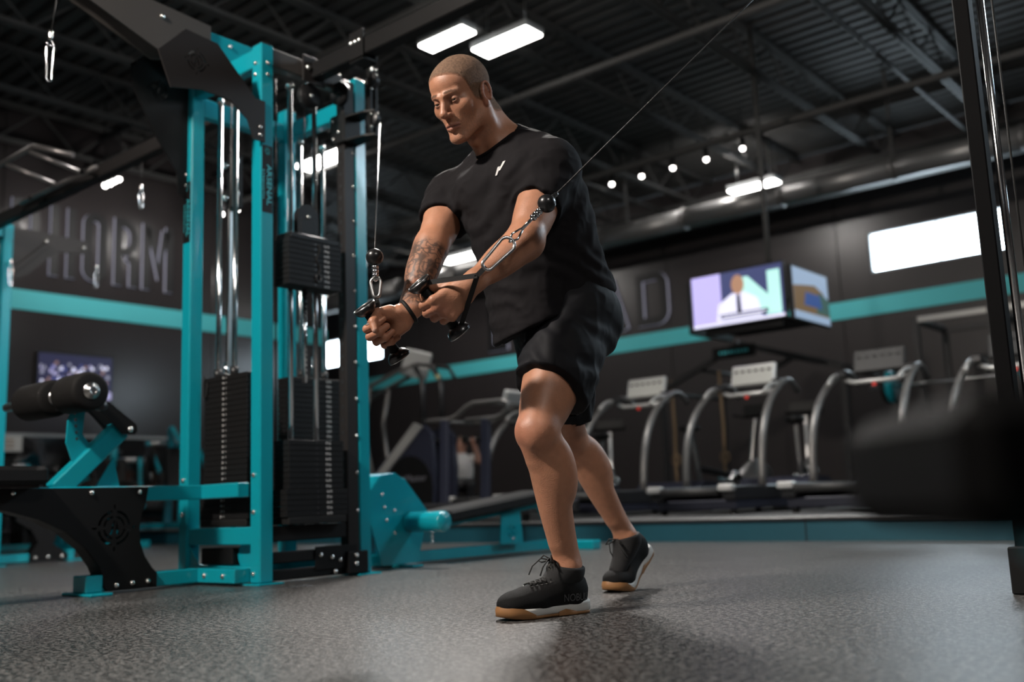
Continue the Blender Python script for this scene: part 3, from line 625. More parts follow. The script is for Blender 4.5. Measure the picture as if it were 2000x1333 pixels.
# ================================================================== seated row bench behind the tower
RB = (-4.2, 4.5, 0)
row = thing('row_bench', RB, 'long teal row bench with black pad and round foot peg behind the tower', 'bench')
def RW(m, name, mt, par=row, **kw): return m.build(name, mt, par, org=RB, **kw)
RW(MB().bb(-4.24, -4.16, 3.5, 5.5, .012, .075, .005), 'base_beam', TEAL)
RW(MB().bb(-4.4, -4.0, 3.86, 3.94, 0, .012, .002).bb(-4.26, -4.14, 3.87, 3.93, .012, .078, .003), 'foot', TEAL)
RW(MB().bb(-4.45, -3.95, 5.46, 5.55, .0, .06, .005), 'rear_foot', TEAL)
for x in (-4.07, -4.33):
    RW(MB().prism([(3.60, .40), (3.70, .50), (3.80, .515), (3.86, .48), (4.05, .285), (4.17, .245), (4.17, .225), (4.02, .20), (3.96, .02), (3.70, .02), (3.66, .12), (3.60, .30)], (x, 0, 0), (0, 1, 0), (0, 0, 1), .008), 'side_plate', TEAL)
RW(MB().prism([(3.86, .475), (4.05, .28), (4.06, .29), (3.87, .487)], (-4.20, 0, 0), (0, 1, 0), (0, 0, 1), .26), 'cover_plate', TEAL)
RW(MB().prism([(3.60, .40), (3.70, .50), (3.80, .515), (3.80, .505), (3.705, .49), (3.61, .395)], (-4.20, 0, 0), (0, 1, 0), (0, 0, 1), .26), 'front_plate', TEAL)
for (y, z) in ((3.70, .40), (3.715, .33), (3.79, .31), (3.73, .26), (3.79, .19)): bolt(row, (-4.066-RB[0], y-RB[1], z), (1, 0, 0), .9)
RW(MB().lathe((-4.06, 3.9, .243), (1, 0, 0), [(0, 0), (0, .055), (.262, .055), (.27, .05), (.27, 0)], 28), 'foot_peg', TEAL)
RW(MB().lathe((-4.34, 3.9, .243), (-1, 0, 0), [(0, 0), (0, .055), (.262, .055), (.27, .05), (.27, 0)], 28), 'foot_peg', TEAL)
rs = atan2(.085, .75)
RW(MB().box((-4.2, 4.72, .315), (.29, 1.0, .072), .016, Matrix.Rotation(rs, 3, 'X')), 'bench_pad', VIN)
RW(MB().beam((-4.2, 4.1, .205), (-4.2, 5.28, .325), .08, .045, .005), 'pad_rail', TEAL)
RW(MB().prism([(4.72, .075), (4.94, .075), (4.92, .28), (4.74, .26)], (-4.12, 0, 0), (0, 1, 0), (0, 0, 1), .008, emblem_holes(4.83, .15, .045)), 'upright_plate', TEAL)
RW(MB().beam((-4.2, 5.24, .31), (-4.2, 5.40, .05), .07, .05, .005), 'rear_leg', TEAL)
bolt(row, (-4.115-RB[0], 4.84-RB[1], .105), (1, 0, 0), .8)
RW(MB().cyl((-4.1, 4.11, .13), (-4.1, 4.11, .20), .008, 8).sphere((-4.1, 4.11, .125), .012, 8), 'pull_pin', CHR)

# ================================================================== hanging carabiners and the lat cable
def carabiner(m, c, L_, w_, r, ax, sd):
    """closed oval link; ax along its length, sd across"""
    ax = Vector(ax).normalized(); sd = Vector(sd).normalized(); c = Vector(c)
    pts = [c+ax*(L_/2-w_/2)+ (ax*sin(a)+sd*cos(a))*w_/2 for a in np.linspace(0, pi, 9)]
    pts += [c-ax*(L_/2-w_*.36)+(-ax*sin(a)-sd*cos(a))*w_*.36 for a in np.linspace(0, pi, 9)]
    m.tube(pts, r, 8, True); return m
def hung_clip(top, p, label, r=.0022, L_=.075):
    t = thing('cable_clip', p, label, 'carabiner')
    dz = Vector(top)-Vector(p)
    MB().tube([(0, 0, L_), tuple(dz)], r, 6).build('cable', RUB, t)
    MB().lathe((0, 0, L_-.01), (0, 0, 1), [(0, 0), (0, .012), (.012, .009), (.02, .012), (.03, .009), (.04, .011), (.045, 0)], 12).build('cable_swage', BOLT, t)
    MB().tube([(0, -.012, L_*.75), (0, -.014, L_*.86), (0, 0, L_), (0, .014, L_*.86), (0, .012, L_*.75)], .003, 6).build('cable_eye', CHR, t)
    carabiner(MB(), (0, 0, L_*.4), L_*.85, .03, .0042, (0, 0, 1), (.3, 1, 0)).build('snap_hook', CHR, t)
    return t

# ================================================================== beam to the second tower, pull-up handle, clips
PB = (-6.2, 3.1, 2.6)
bm_ = thing('connecting_beam', PB, 'long dark overhead beam joining the two towers with a pull-up bar', 'beam')
def BM(m, name, mt, par=bm_): return m.build(name, mt, par, org=PB)
BM(MB().bb(-7.84, -4.56, 3.085, 3.155, 2.545, 2.635, .006), 'beam', GRY)
GRIP = mat('grey_grip_steel', (.2, .19, .19), .35, .7, var=.2)
pu = BM(MB().tube([(-7.02, 2.82, 2.60), (-6.80, 2.72, 2.70), (-6.22, 2.72, 2.70), (-5.95, 2.85, 2.60)], .017, 12), 'pull_up_bar', GRIP)
MB().tube([(-7.02, 3.0, 2.56), (-5.95, 3.0, 2.56)], .015, 10).build('rear_bar', GRIP, pu, org=PB)
for x in (-6.28, -6.62): MB().cyl((x, 2.72, 2.68), (x+.14, 2.98, 2.57), .015, 10).build('neutral_grip', GRIP, pu, org=PB)
for x in (-6.85, -6.1): MB().beam((x, 2.98, 2.56), (x, 3.09, 2.58), .04, .03, .003).build('bracket', GRY, pu, org=PB)
hung_clip((-4.22, 1.93, 2.75), (-4.22, 1.90, 2.26), 'steel snap hook hanging from a thin cable at the top left', L_=.2)
hung_clip((-5.60, 3.12, 2.545), (-5.60, 3.12, 2.23), 'steel snap hook hanging under the connecting beam', L_=.12)

# ================================================================== second tower at the left edge
T2 = (-8.15, 3.2, 0)
t2 = thing('cable_tower', T2, 'second teal cable tower cut by the left edge of the picture', 'cable machine')
def TT(m, name, mt, par=t2): return m.build(name, mt, par, org=T2)
for (x, y) in ((-7.86, 3.26), (-8.46, 3.26), (-8.46, 2.66), (-7.86, 2.66)):
    p = TT(MB().bb(x-HS, x+HS, y-HS, y+HS, .008, HP, .006), 'post', TEAL); MB().bb(x-.075, x+.075, y-.07, y+.07, 0, .008, .002).build('foot_plate', TEAL, p, org=T2)
for y in (2.66, 3.26): TT(MB().bb(-8.42, -7.9, y-.03, y+.03, 2.52, 2.62, .005), 'top_rail', TEAL); TT(MB().bb(-8.42, -7.9, y-.03, y+.03, .012, .08, .005), 'base_rail', TEAL)
for x in (-7.86, -8.46): TT(MB().bb(x-.03, x+.03, 2.7, 3.22, 2.52, 2.62, .005), 'top_rail', TEAL)
ws = TT(MB().bb(-8.36, -7.98, 3.1, 3.22, .26, .29, .004), 'weight_stack', RUB)
for i in range(22): MB().box((0, 0, 0), (.36, .11, .029), .003).build('weight_plate', PLT, ws).location = (-8.17-T2[0], 3.16-T2[1], .306+i*.0315)
for x in (-8.25, -8.09): MB().cyl((x, 3.16, .2), (x, 3.16, 2.5), .0135, 12).build('guide_rod', CHR, ws, org=T2)
TT(MB().prism([(3.29, 2.615), (3.45, 2.615), (3.89, 2.60), (3.90, 2.57), (3.89, 2.50), (3.85, 2.485), (3.64, 2.47), (3.42, 2.25), (3.33, 2.2), (3.29, 2.25)], (-7.83, 0, 0), (0, 1, 0), (0, 0, 1), .01), 'arm_plate', GRY)
TT(MB().beam((-7.815, 3.30, 2.26), (-7.815, 3.56, 2.52), .03, .04, .004), 'arm_strut', GRY)
for (y, z) in ((3.55, 2.54), (3.86, 2.54)): bolt(t2, (-7.824-T2[0], y-T2[1], z), (1, 0, 0), 1.5)
hung_clip((-7.815, 3.90, 2.52), (-7.815, 3.97, 2.22), 'steel snap hook hanging off the arm before the wall letters', L_=.16)
hung_clip((-7.79, 3.27, 2.5), (-7.79, 3.27, 2.13), 'steel snap hook hanging along the teal post at the left edge', L_=.18)
T2S = (-8.1, 3.7, 0)
s2_ = thing('pulldown_seat', T2S, 'far black and teal seat base low at the left edge', 'gym seat')
for x in (-8.05, -8.15): MB().prism([(3.5, .40), (3.95, .40), (3.84, .25), (3.80, .14), (3.92, .06), (3.92, .012), (3.62, .012), (3.62, .06), (3.68, .16), (3.62, .26), (3.5, .33)], (x, 0, 0), (0, 1, 0), (0, 0, 1), .008).build('side_plate', BLK, s2_, org=T2S)
MB().bb(-8.14, -8.06, 3.3, 4.3, .40, .46, .004).build('seat_beam', TEAL, s2_, org=T2S)
MB().bb(-8.14, -8.06, 3.3, 3.62, .012, .075, .004).build('base_beam', TEAL, s2_, org=T2S)
MB().bb(-8.2, -8.0, 3.90, 4.02, 0, .012, .002).bb(-8.14, -8.06, 3.92, 3.98, .012, .09, .003).build('foot', TEAL, s2_, org=T2S)
MB().bb(-8.24, -7.96, 3.75, 4.3, .465, .53, .015).build('seat_pad', VIN, s2_, org=T2S)
for y in (3.66, 3.76, 3.87): bolt(s2_, (-8.046-T2S[0], y-T2S[1], .04), (1, 0, 0), 1.3)

# ================================================================== cut-off bench in the close right foreground
NP = cf(.375, .50, 0)
nb = thing('near_bench', NP, 'blurred black bench pad filling the right foreground', 'bench', rz=radians(35))
MB().box((.05, .12, .3415), (.40, .26, .074), .016).build('bench_pad', mat('matte_black_vinyl', (.0015, .0015, .0017), .7, bump=.2, bscale=350, var=.1, spec=.06), nb)
MB().box((.06, .03, .296), (.33, .05, .014), .003).build('pad_frame', TEAL, nb)
MB().box((.16, .12, .16), (.05, .05, .29), .004).build('leg', TEAL, nb)
MB().box((.16, .12, .008), (.3, .2, .016), .004).build('foot', TEAL, nb)

# ================================================================== televisions
BEZ = mat('tv_bezel', (.012, .012, .013), .3, var=.1)
def scr(name, c, e): return mat(name, c, .25, emit=c, es=e)
S_BG = scr('screen_lilac', (.50, .45, .85), .85); S_NV = scr('screen_navy', (.05, .06, .15), .9); S_MT = scr('screen_mint', (.48, .85, .80), .8); S_WH = scr('screen_white', (.75, .75, .95), .9)
S_SK = scr('screen_tan', (.36, .2, .13), .9); S_BK = scr('screen_dark', (.02, .02, .05), .9); S_SKY = scr('screen_sky', (.30, .40, .55), .8); S_GR = scr('screen_green', (.05, .10, .09), .8); S_BR = scr('screen_brown', (.16, .10, .05), .8); S_BL = scr('screen_blue', (.04, .08, .25), .8)
TVC = (-4.8, 9.95, 2.08)
rg = thing('television_mount', TVC, 'dark ceiling mount pole and frame carrying hanging televisions', 'television mount')
MB().cyl((.15, 0, .3), (.15, 0, ZC-2.1), .028, 12).build('pole', JOI, rg)
MB().bb(-.45, .45, -.35, .35, .02, .06, .005).bb(-.3, .3, -.25, .25, .3, .34, .005).build('frame', BLK, rg)
MB().bb(-.45, .45, -.42, -.38, -.06, .02, .004).build('shelf', BLK, rg)
def tv(loc, w_, h_, rz, label):
    t = thing('television', loc, label, 'television', rz=rz)
    MB().box((0, .03, h_/2), (w_, .05, h_), .006).build('bezel', BEZ, t)
    return t
def flat(t, name, poly, m, k): return MB().prism(poly, (0, .0035-k*.0012, 0), (1, 0, 0), (0, 0, 1), .001).build(name, m, t)
tv1 = tv((-4.82, 9.47, 2.09), 1.09, .60, 0, 'hanging television showing a newsreader in white shirt and tie')
pic = flat(tv1, 'screen', [(-.53, .02), (.53, .02), (.53, .58), (-.53, .58)], S_NV, 0)
for nm, pl, m_, k in (('lilac_panel', [(-.53, .02), (-.18, .02), (-.18, .58), (-.53, .58)], S_BG, 1), ('letter_shape', [(.0, .5), (.14, .5), (.36, .27), (.36, .52), (.50, .52), (.50, .06), (.34, .06), (.02, .38)], S_MT, 1),
                      ('shirt', [(-.25, .06), (.28, .06), (.24, .25), (.10, .34), (-.06, .34), (-.22, .24)], S_WH, 2), ('tie', [(-.005, .1), (.05, .1), (.04, .32), (.0, .32)], S_BK, 3),
                      ('face', [(.02+.075*cos(a), .43+.105*sin(a)) for a in np.linspace(0, 2*pi, 21)[:-1]], S_SK, 3), ('ticker', [(-.2, .085), (.35, .085), (.35, .13), (-.2, .13)], S_BK, 4), ('ticker_text', [(-.18, .1), (.32, .1), (.32, .115), (-.18, .115)], S_WH, 5), ('base_band', [(-.53, .02), (.53, .02), (.53, .05), (-.53, .05)], S_WH, 4)):
    MB().prism(pl, (0, .0035-k*.0012, 0), (1, 0, 0), (0, 0, 1), .001).build(nm, m_, pic)
tv2 = tv((-4.21, 9.98, 2.07), .92, .58, pi/2, 'hanging television on the side facing right with a colourful stadium picture')
pic = flat(tv2, 'screen', [(-.44, .02), (.44, .02), (.44, .56), (-.44, .56)], S_SKY, 0)
for nm, pl, m_, k in (('hill', [(-.44, .1), (.44, .1), (.44, .22), (.3, .36), (.1, .42), (-.1, .40), (-.44, .36)], S_BR, 1), ('trees', [(.1, .12), (.44, .12), (.44, .3), (.2, .36)], S_GR, 2), ('sign_band', [(-.2, .18), (.25, .18), (.2, .32), (-.15, .32)], S_BL, 3), ('base_band', [(-.44, .02), (.44, .02), (.44, .1), (-.44, .1)], S_SKY, 2)):
    MB().prism(pl, (0, .0035-k*.0012, 0), (1, 0, 0), (0, 0, 1), .001).build(nm, m_, pic)
tv((-5.45, 9.98, 2.07), .92, .58, -pi/2, 'hanging television seen edge on at the left of the cluster')
tv3 = tv((XL+.08, 6.18, 1.86), 1.02, .60, pi/2, 'wall television showing a sports crowd on the left wall')
pic = flat(tv3, 'screen', [(-.49, .02), (.49, .02), (.49, .58), (-.49, .58)], S_BK, 0)
cols = [scr('crowd_lilac', (.35, .33, .55), .8), scr('crowd_navy', (.05, .06, .2), .9), scr('crowd_grey', (.25, .25, .33), .8), scr('crowd_tan', (.22, .13, .12), .8), S_WH]
r2 = random.Random(3)
for i in range(90):
    x, z = r2.uniform(-.47, .45), r2.uniform(.16, .47); s_ = r2.uniform(.012, .026)
    MB().prism([(x-s_, z-s_), (x+s_, z-s_), (x+s_*.7, z+s_), (x-s_*.7, z+s_)], (0, .0015-(i % 7)*.0003, 0), (1, 0, 0), (0, 0, 1), .0003).build('spectator', cols[i % 5], pic)
MB().prism([(-.49, .02), (.49, .02), (.49, .12), (-.2, .2), (-.49, .14)], (0, .0022, 0), (1, 0, 0), (0, 0, 1), .001).build('court', cols[0], pic)

# ================================================================== treadmills
RAIL = mat('treadmill_rail', (.16, .155, .15), .35, .5, var=.12); BELT = mat('treadmill_belt', (.015, .015, .015), .6, bump=.2, var=.2); NAVY = mat('navy_plastic', (.02, .022, .038), .4, var=.1)
SCRN = mat('console_panel', (.32, .32, .30), .3, var=.1, emit=(.5, .5, .46), es=.12)
def treadmill(loc, label, dark=False):
    t = thing('treadmill', loc, label, 'treadmill', 'treadmills on the platform')
    MB().bb(-.27, .27, .08, 1.62, .18, .215, .006).build('belt', BELT, t)
    for s_ in (-1, 1):
        MB().bb(s_*.28, s_*.40, .05, 1.75, .12, .235, .012).build('side_rail', PLAST, t)
        MB().bb(s_*.27, s_*.41, .0, .07, .19, .245, .012).bb(s_*.275, s_*.405, -.004, .03, .20, .21, .002).build('end_cap', SILV, t)
        pts = bez((s_*.37, .62, .2), (s_*.38, .62, .75), (s_*.36, .85, 1.0), (s_*.33, 1.25, 1.16), 14)+bez((s_*.33, 1.25, 1.16), (s_*.32, 1.42, 1.22), (s_*.31, 1.5, 1.2), (s_*.31, 1.62, 1.1), 6)[1:]
        MB().tube(pts, [.034]*9+[.031]*6+[.028]*6, 12).build('upright_rail', RAIL, t)
        MB().tube(bez((s_*.33, 1.22, 1.15), (s_*.31, 1.1, 1.16), (s_*.30, 1.0, 1.12), (s_*.30, .92, 1.05), 6), .017, 8).build('handrail', SILV, t)
        MB().bb(s_*.25, s_*.33, 1.20, 1.30, 1.14, 1.2, .008).build('cup_holder', PLAST, t)
    MB().cyl((-.27, .03, .19), (.27, .03, .19), .035, 14).build('rear_roller', BELT, t)
    MB().prism([(1.62, .10), (2.12, .10), (2.12, .2), (1.98, .30), (1.72, .31), (1.62, .22)], (0, 0, 0), (0, 1, 0), (0, 0, 1), .78).build('motor_hood', NAVY, t)
    MB().bb(-.38, .38, .1, 2.05, .04, .12, .01).build('base_frame', NAVY, t)
    for (x, y) in ((-.33, .15), (.33, .15), (-.33, 1.9), (.33, 1.9)): MB().cyl((x, y, 0), (x, y, .05), .03, 10).build('foot', RUB, t)
    MB().tube([(-.30, 1.28, 1.12), (-.18, 1.2, 1.08), (.18, 1.2, 1.08), (.30, 1.28, 1.12)], .02, 10).build('cross_bar', SILV, t)
    co = MB().box((0, 1.36, 1.27), (.45, .05, .21), .014, Matrix.Rotation(radians(-16), 3, 'X')).build('console', BELT if dark else SILV, t)
    MB().box((0, 1.333, 1.265), (.40, .006, .165), .003, Matrix.Rotation(radians(-16), 3, 'X')).build('display', BELT if dark else SCRN, co)
    for k in range(6): MB().box((-.17+.068*k, 1.338, 1.312), (.035, .006, .02), .002, Matrix.Rotation(radians(-16), 3, 'X')).build('button', BLK, co)
    MB().cyl((0, 1.19, 1.05), (0, 1.175, 1.05), .016, 10).build('stop_button', mat('stop_red', (.5, .03, .02), .4, emit=(.5, .03, .02), es=.3), t)
    return t
PZ = .165
for x, lb, dk in ((-6.74, 'treadmill half hidden behind the man\'s front knee', True), (-5.50, 'treadmill with pale console just right of the man\'s legs', False), (-4.30, 'treadmill with pale console below the hanging televisions', False), (-3.10, 'dark-console treadmill right of the hanging televisions', True), (-1.98, 'treadmill partly behind the blurred foreground bench', True), (-.8, 'treadmill beyond the right black column', True)):
    treadmill((x, 7.32, PZ), lb, dk)
# ================================================================== stair climber and cross trainer at the middle left
SCL = (-7.86, 7.4, PZ)
sc_ = thing('stair_climber', SCL, 'dark navy stair climber with silver trim behind the tower post', 'stair climber')
for y in (.0, .32): MB().prism([(-.75, 0), (-.68, .28), (-.25, .62), (.2, .95), (.42, 1.0), (.52, .9), (.55, .55), (.5, 0)], (0, y, 0), (1, 0, 0), (0, 0, 1), .06).build('side_body', NAVY, sc_)
MB().prism([(-.74, .14), (-.62, .14), (.42, .98), (.30, 1.03)], (0, -.04, 0), (1, 0, 0), (0, 0, 1), .03).build('trim_strip', SILV, sc_)
MB().prism(arc(.2, .35, .34, -.2, pi+.2, 16)+[(-.1, .0), (.5, .0)], (0, -.034, 0), (1, 0, 0), (0, 0, 1), .012).build('wheel_cover', BLK, sc_)
for k in range(5): MB().bb(-.68+.2*k, -.44+.2*k, .03, .29, .15+.17*k, .19+.17*k, .006).build('step', PLAST, sc_)
for y in (.02, .30):
    MB().tube([(-.9, y, 1.35), (-.45, y, 1.5), (.0, y, 1.62), (.3, y, 1.66)], .024, 10).build('handrail', RAIL, sc_)
    MB().tube([(-.45, y, 1.5), (-.56, y, 1.1), (-.5, y, .7), (-.4, y, .45)], .026, 10).build('rail_post', RAIL, sc_)
    MB().tube([(.25, y, 1.66), (.36, y, 1.5), (.38, y, .95)], .03, 10).build('mast', PLAST, sc_)
    MB().tube([(.3, y, 1.66), (.5, y, 1.62), (.58, y, 1.5)], .02, 8).build('grip', PLAST, sc_)
MB().sphere((.6, .02, 1.49), .028, 10).build('grip_light', mat('pale_yellow', (.45, .45, .25), .5, var=.1), sc_)
co = MB().box((.1, .2, 1.70), (.06, .30, .30), .02, Matrix.Rotation(radians(20), 3, 'Y') @ Matrix.Rotation(radians(-50), 3, 'Z')).build('console', SILV, sc_)
MB().box((.082, .18, 1.72), (.05, .22, .16), .01, Matrix.Rotation(radians(20), 3, 'Y') @ Matrix.Rotation(radians(-50), 3, 'Z')).build('display', PLAST, co)
me = text_mesh('StairMaster', .1, .002, 1.1); o = link('lettering', me, mat('faint_grey_print', (.12, .12, .14), .6, var=.05), sc_); o.rotation_euler = (pi/2, 0, 0); o.location = (.2, -.043, .42)
CT = (-6.07, 6.55, PZ)
ct = thing('curved_treadmill', CT, 'treadmill with a bent grey loop handrail beside the stair climber', 'treadmill')
for y in (.0, .6):
    MB().tube([(-.5, y, .935), (-.2, y, .93), (-.1, y, .96), (.0, y, 1.02), (.1, y, 1.05), (.42, y, 1.045), (.5, y, 1.02), (.49, y, .97), (.42, y, .915), (.34, y, .90), (.0, y, .905)], .021, 10).build('loop_handrail', RAIL, ct)
    if y == 0: MB().beam((-.3, y, .1), (-.26, y, .93), .05, .09, .008, (1, 0, 0)).build('post', NAVY, ct)
    if y == 0: MB().beam((.2, y, .1), (.24, y, .90), .05, .09, .008, (1, 0, 0)).build('post', NAVY, ct)
    MB().bb(-.8, .75, y-.05, y+.05, .06, .18, .02).build('side_rail', PLAST, ct)
MB().bb(-.78, .72, .05, .55, .1, .15, .01).build('belt', BELT, ct)
MB().box((.32, .3, 1.1), (.06, .26, .12), .012, Matrix.Rotation(radians(25), 3, 'Y')).build('console', SILV, ct)
MB().bb(.28, .36, .0, .6, 1.02, 1.055, .006).build('cross_bar', RAIL, ct); MB().cyl((-.45, 0, .935), (-.45, .6, .935), .018, 10).build('cross_bar', RAIL, ct)
for x in (-.7, .65):
    for y in (.0, .6): MB().cyl((x, y, 0), (x, y, .07), .035, 10).build('foot', RUB, ct)

# ================================================================== the man: one field of soft shapes, meshed by surface nets
A_ = lambda *p: np.array(p, dtype=np.float64)
def nrm(v): v = np.asarray(v, float); return v/np.linalg.norm(v)
class Field:
    def __init__(s): s.p = []
    def cap(s, a, b, ra, rb=None, k=.02, op='u', t=''):
        s.p.append(('c', A_(*a), A_(*b), ra, ra if rb is None else rb, k, op, t)); return s
    def ell(s, c, r, M=None, k=.02, op='u', t=''):
        r = (r, r, r) if np.isscalar(r) else r
        s.p.append(('e', A_(*c), A_(*r), np.eye(3) if M is None else np.array(M, float), None, k, op, t)); return s
    def plane(s, o, n, k=.004, box=None):   # keeps the side the normal points away from
        s.p.append(('p', A_(*o), nrm(n), box, None, k, 'i', '')); return s
    def only(s, *tags):
        f = Field(); f.p = [q for q in s.p if q[7] in tags]; return f
def p_dist(q, X, Y, Z):
    if q[0] == 'c':
        a, b, ra, rb = q[1:5]; d = b-a; L2 = max(d@d, 1e-12)
        h = np.clip(((X-a[0])*d[0]+(Y-a[1])*d[1]+(Z-a[2])*d[2])/L2, 0, 1)
        return np.sqrt((X-a[0]-h*d[0])**2+(Y-a[1]-h*d[1])**2+(Z-a[2]-h*d[2])**2)-(ra+(rb-ra)*h)
    if q[0] == 'e':
        c, r, M = q[1:4]; dx, dy, dz = X-c[0], Y-c[1], Z-c[2]
        u = [M[i][0]*dx+M[i][1]*dy+M[i][2]*dz for i in range(3)]
        k0 = np.sqrt((u[0]/r[0])**2+(u[1]/r[1])**2+(u[2]/r[2])**2); k1 = np.sqrt((u[0]/r[0]**2)**2+(u[1]/r[1]**2)**2+(u[2]/r[2]**2)**2)
        return k0*(k0-1)/np.maximum(k1, 1e-9)
    o, n = q[1], q[2]; return (X-o[0])*n[0]+(Y-o[1])*n[1]+(Z-o[2])*n[2]
def p_box(q):
    if q[0] == 'c': m = max(q[3], q[4]); return np.minimum(q[1], q[2])-m, np.maximum(q[1], q[2])+m
    if q[0] == 'e':
        e = np.sqrt(((q[3]*q[2][:, None])**2).sum(0)); return q[1]-e, q[1]+e
    return None
def field_grid(F, lo, hi, h, grow=0.):
    lo = A_(*lo); n = np.ceil((A_(*hi)-lo)/h).astype(int)+1
    ax = [(lo[i]+h*np.arange(n[i])).astype(np.float32) for i in range(3)]
    D = np.full(n, .2, np.float32)
    for q in F.p:
        k, op = q[5], q[6]; b = p_box(q) if q[0] != 'p' else q[3]
        if b is None: s0, s1 = np.zeros(3, int), n
        else:
            m = (k*1.05+grow+3*h) if q[0] != 'p' else 0
            s0 = np.clip(np.floor((b[0]-m-lo)/h).astype(int), 0, n); s1 = np.clip(np.ceil((b[1]+m-lo)/h).astype(int)+1, 0, n)
        if np.any(s1 <= s0): continue
        sl = tuple(slice(s0[i], s1[i]) for i in range(3))
        d = p_dist(q, ax[0][sl[0]][:, None, None], ax[1][sl[1]][None, :, None], ax[2][sl[2]][None, None, :]).astype(np.float32)
        g = D[sl]
        if op == 'u': hh = np.maximum(k-np.abs(g-d), 0)/k; D[sl] = np.minimum(g, d)-hh*hh*k*.25
        elif op == 's': hh = np.maximum(k-np.abs(g+d), 0)/k; D[sl] = np.maximum(g, -d)+hh*hh*k*.25
        else: hh = np.maximum(k-np.abs(g-d), 0)/k; D[sl] = np.maximum(g, d)+hh*hh*k*.25
    return D-np.float32(grow), lo, h
def surface_nets(D, lo, h):
    S = D < 0; n = np.array(D.shape)-1
    cnt = np.zeros(n, np.int8); offs = [(i, j, k) for i in (0, 1) for j in (0, 1) for k in (0, 1)]
    for o in offs: cnt += S[o[0]:o[0]+n[0], o[1]:o[1]+n[1], o[2]:o[2]+n[2]]
    act = np.argwhere((cnt > 0) & (cnt < 8)); idm = np.full(n, -1, np.int32); idm[tuple(act.T)] = np.arange(len(act))
    V = np.zeros((len(act), 3)); W = np.zeros(len(act))
    val = {o: D[act[:, 0]+o[0], act[:, 1]+o[1], act[:, 2]+o[2]] for o in offs}
    for o in offs:
        for a in range(3):
            if o[a]: continue
            o2 = list(o); o2[a] = 1; o2 = tuple(o2); v0, v1 = val[o], val[o2]; m = (v0 < 0) != (v1 < 0)
            t = np.where(m, v0/np.where(m, v0-v1, 1), 0)
            P_ = np.tile(np.array(o, float), (len(act), 1)); P_[:, a] = t; V += P_*m[:, None]; W += m
    V = (act+V/np.maximum(W, 1)[:, None])*h+lo
    Q = []
    for a in range(3):
        b, c = (a+1) % 3, (a+2) % 3
        sl0 = [slice(None)]*3; sl1 = [slice(None)]*3; sl0[a] = slice(0, -1); sl1[a] = slice(1, None)
        s0, s1 = S[tuple(sl0)], S[tuple(sl1)]; e = np.argwhere(s0 != s1)
        ok = (e[:, b] > 0) & (e[:, c] > 0) & (e[:, b] < n[b]) & (e[:, c] < n[c]); e = e[ok]
        flip = s0[tuple(e.T)]
        def cell(db, dc): q = e.copy(); q[:, b] += db; q[:, c] += dc; return idm[tuple(q.T)]
        q4 = np.stack([cell(-1, -1), cell(0, -1), cell(0, 0), cell(-1, 0)], 1)
        q4 = np.where(flip[:, None], q4, q4[:, ::-1]); Q.append(q4)
    Q = np.concatenate(Q); Q = Q[(Q >= 0).all(1)]
    return V, Q
def compact(V, Q):
    u, inv = np.unique(Q.ravel(), return_inverse=True); return V[u], inv.reshape(-1, 4)
def vnormals(V, Q):
    N_ = np.zeros_like(V); f = np.cross(V[Q[:, 2]]-V[Q[:, 0]], V[Q[:, 3]]-V[Q[:, 1]])
    for i in range(4): np.add.at(N_, Q[:, i], f)
    return N_/np.maximum(np.linalg.norm(N_, axis=1, keepdims=True), 1e-12)
def relax(V, Q, it=1, w_=.5):
    for _ in range(it):
        S_ = np.zeros_like(V); c = np.zeros(len(V))
        for i in range(4):
            np.add.at(S_, Q[:, i], V[Q[:, (i+1) % 4]]+V[Q[:, i-1]]); np.add.at(c, Q[:, i], 2)
        V = V*(1-w_)+w_*S_/np.maximum(c, 1)[:, None]
    return V
_tab = rng.random((64, 64, 64))
def vnoise(P_):
    i = np.floor(P_).astype(int); f = P_-i; f = f*f*(3-2*f); r = 0
    for o in ((0, 0, 0), (0, 0, 1), (0, 1, 0), (0, 1, 1), (1, 0, 0), (1, 0, 1), (1, 1, 0), (1, 1, 1)):
        w_ = np.ones(len(P_))
        for a in range(3): w_ = w_*(f[:, a] if o[a] else 1-f[:, a])
        r = r+w_*_tab[(i[:, 0]+o[0]) % 64, (i[:, 1]+o[1]) % 64, (i[:, 2]+o[2]) % 64]
    return r
def sstep(a, b, x): t = np.clip((x-a)/(b-a), 0, 1); return t*t*(3-2*t)
def np_mesh(name, V, Q, m, parent=None, cols=None, **kw):
    me = bpy.data.meshes.new(name); me.vertices.add(len(V)); me.vertices.foreach_set('co', np.ascontiguousarray(V, np.float32).ravel())
    me.loops.add(len(Q)*4); me.loops.foreach_set('vertex_index', Q.astype(np.int32).ravel())
    me.polygons.add(len(Q)); me.polygons.foreach_set('loop_start', np.arange(len(Q), dtype=np.int32)*4)
    me.polygons.foreach_set('use_smooth', np.ones(len(Q), bool)); me.update(calc_edges=True); me.validate()
    if cols is not None:
        at_ = me.color_attributes.new('Col', 'FLOAT_COLOR', 'POINT'); at_.data.foreach_set('color', np.concatenate([cols, np.ones((len(V), 1))], 1).astype(np.float32).ravel())
    return link(name, me, m, parent, **kw)
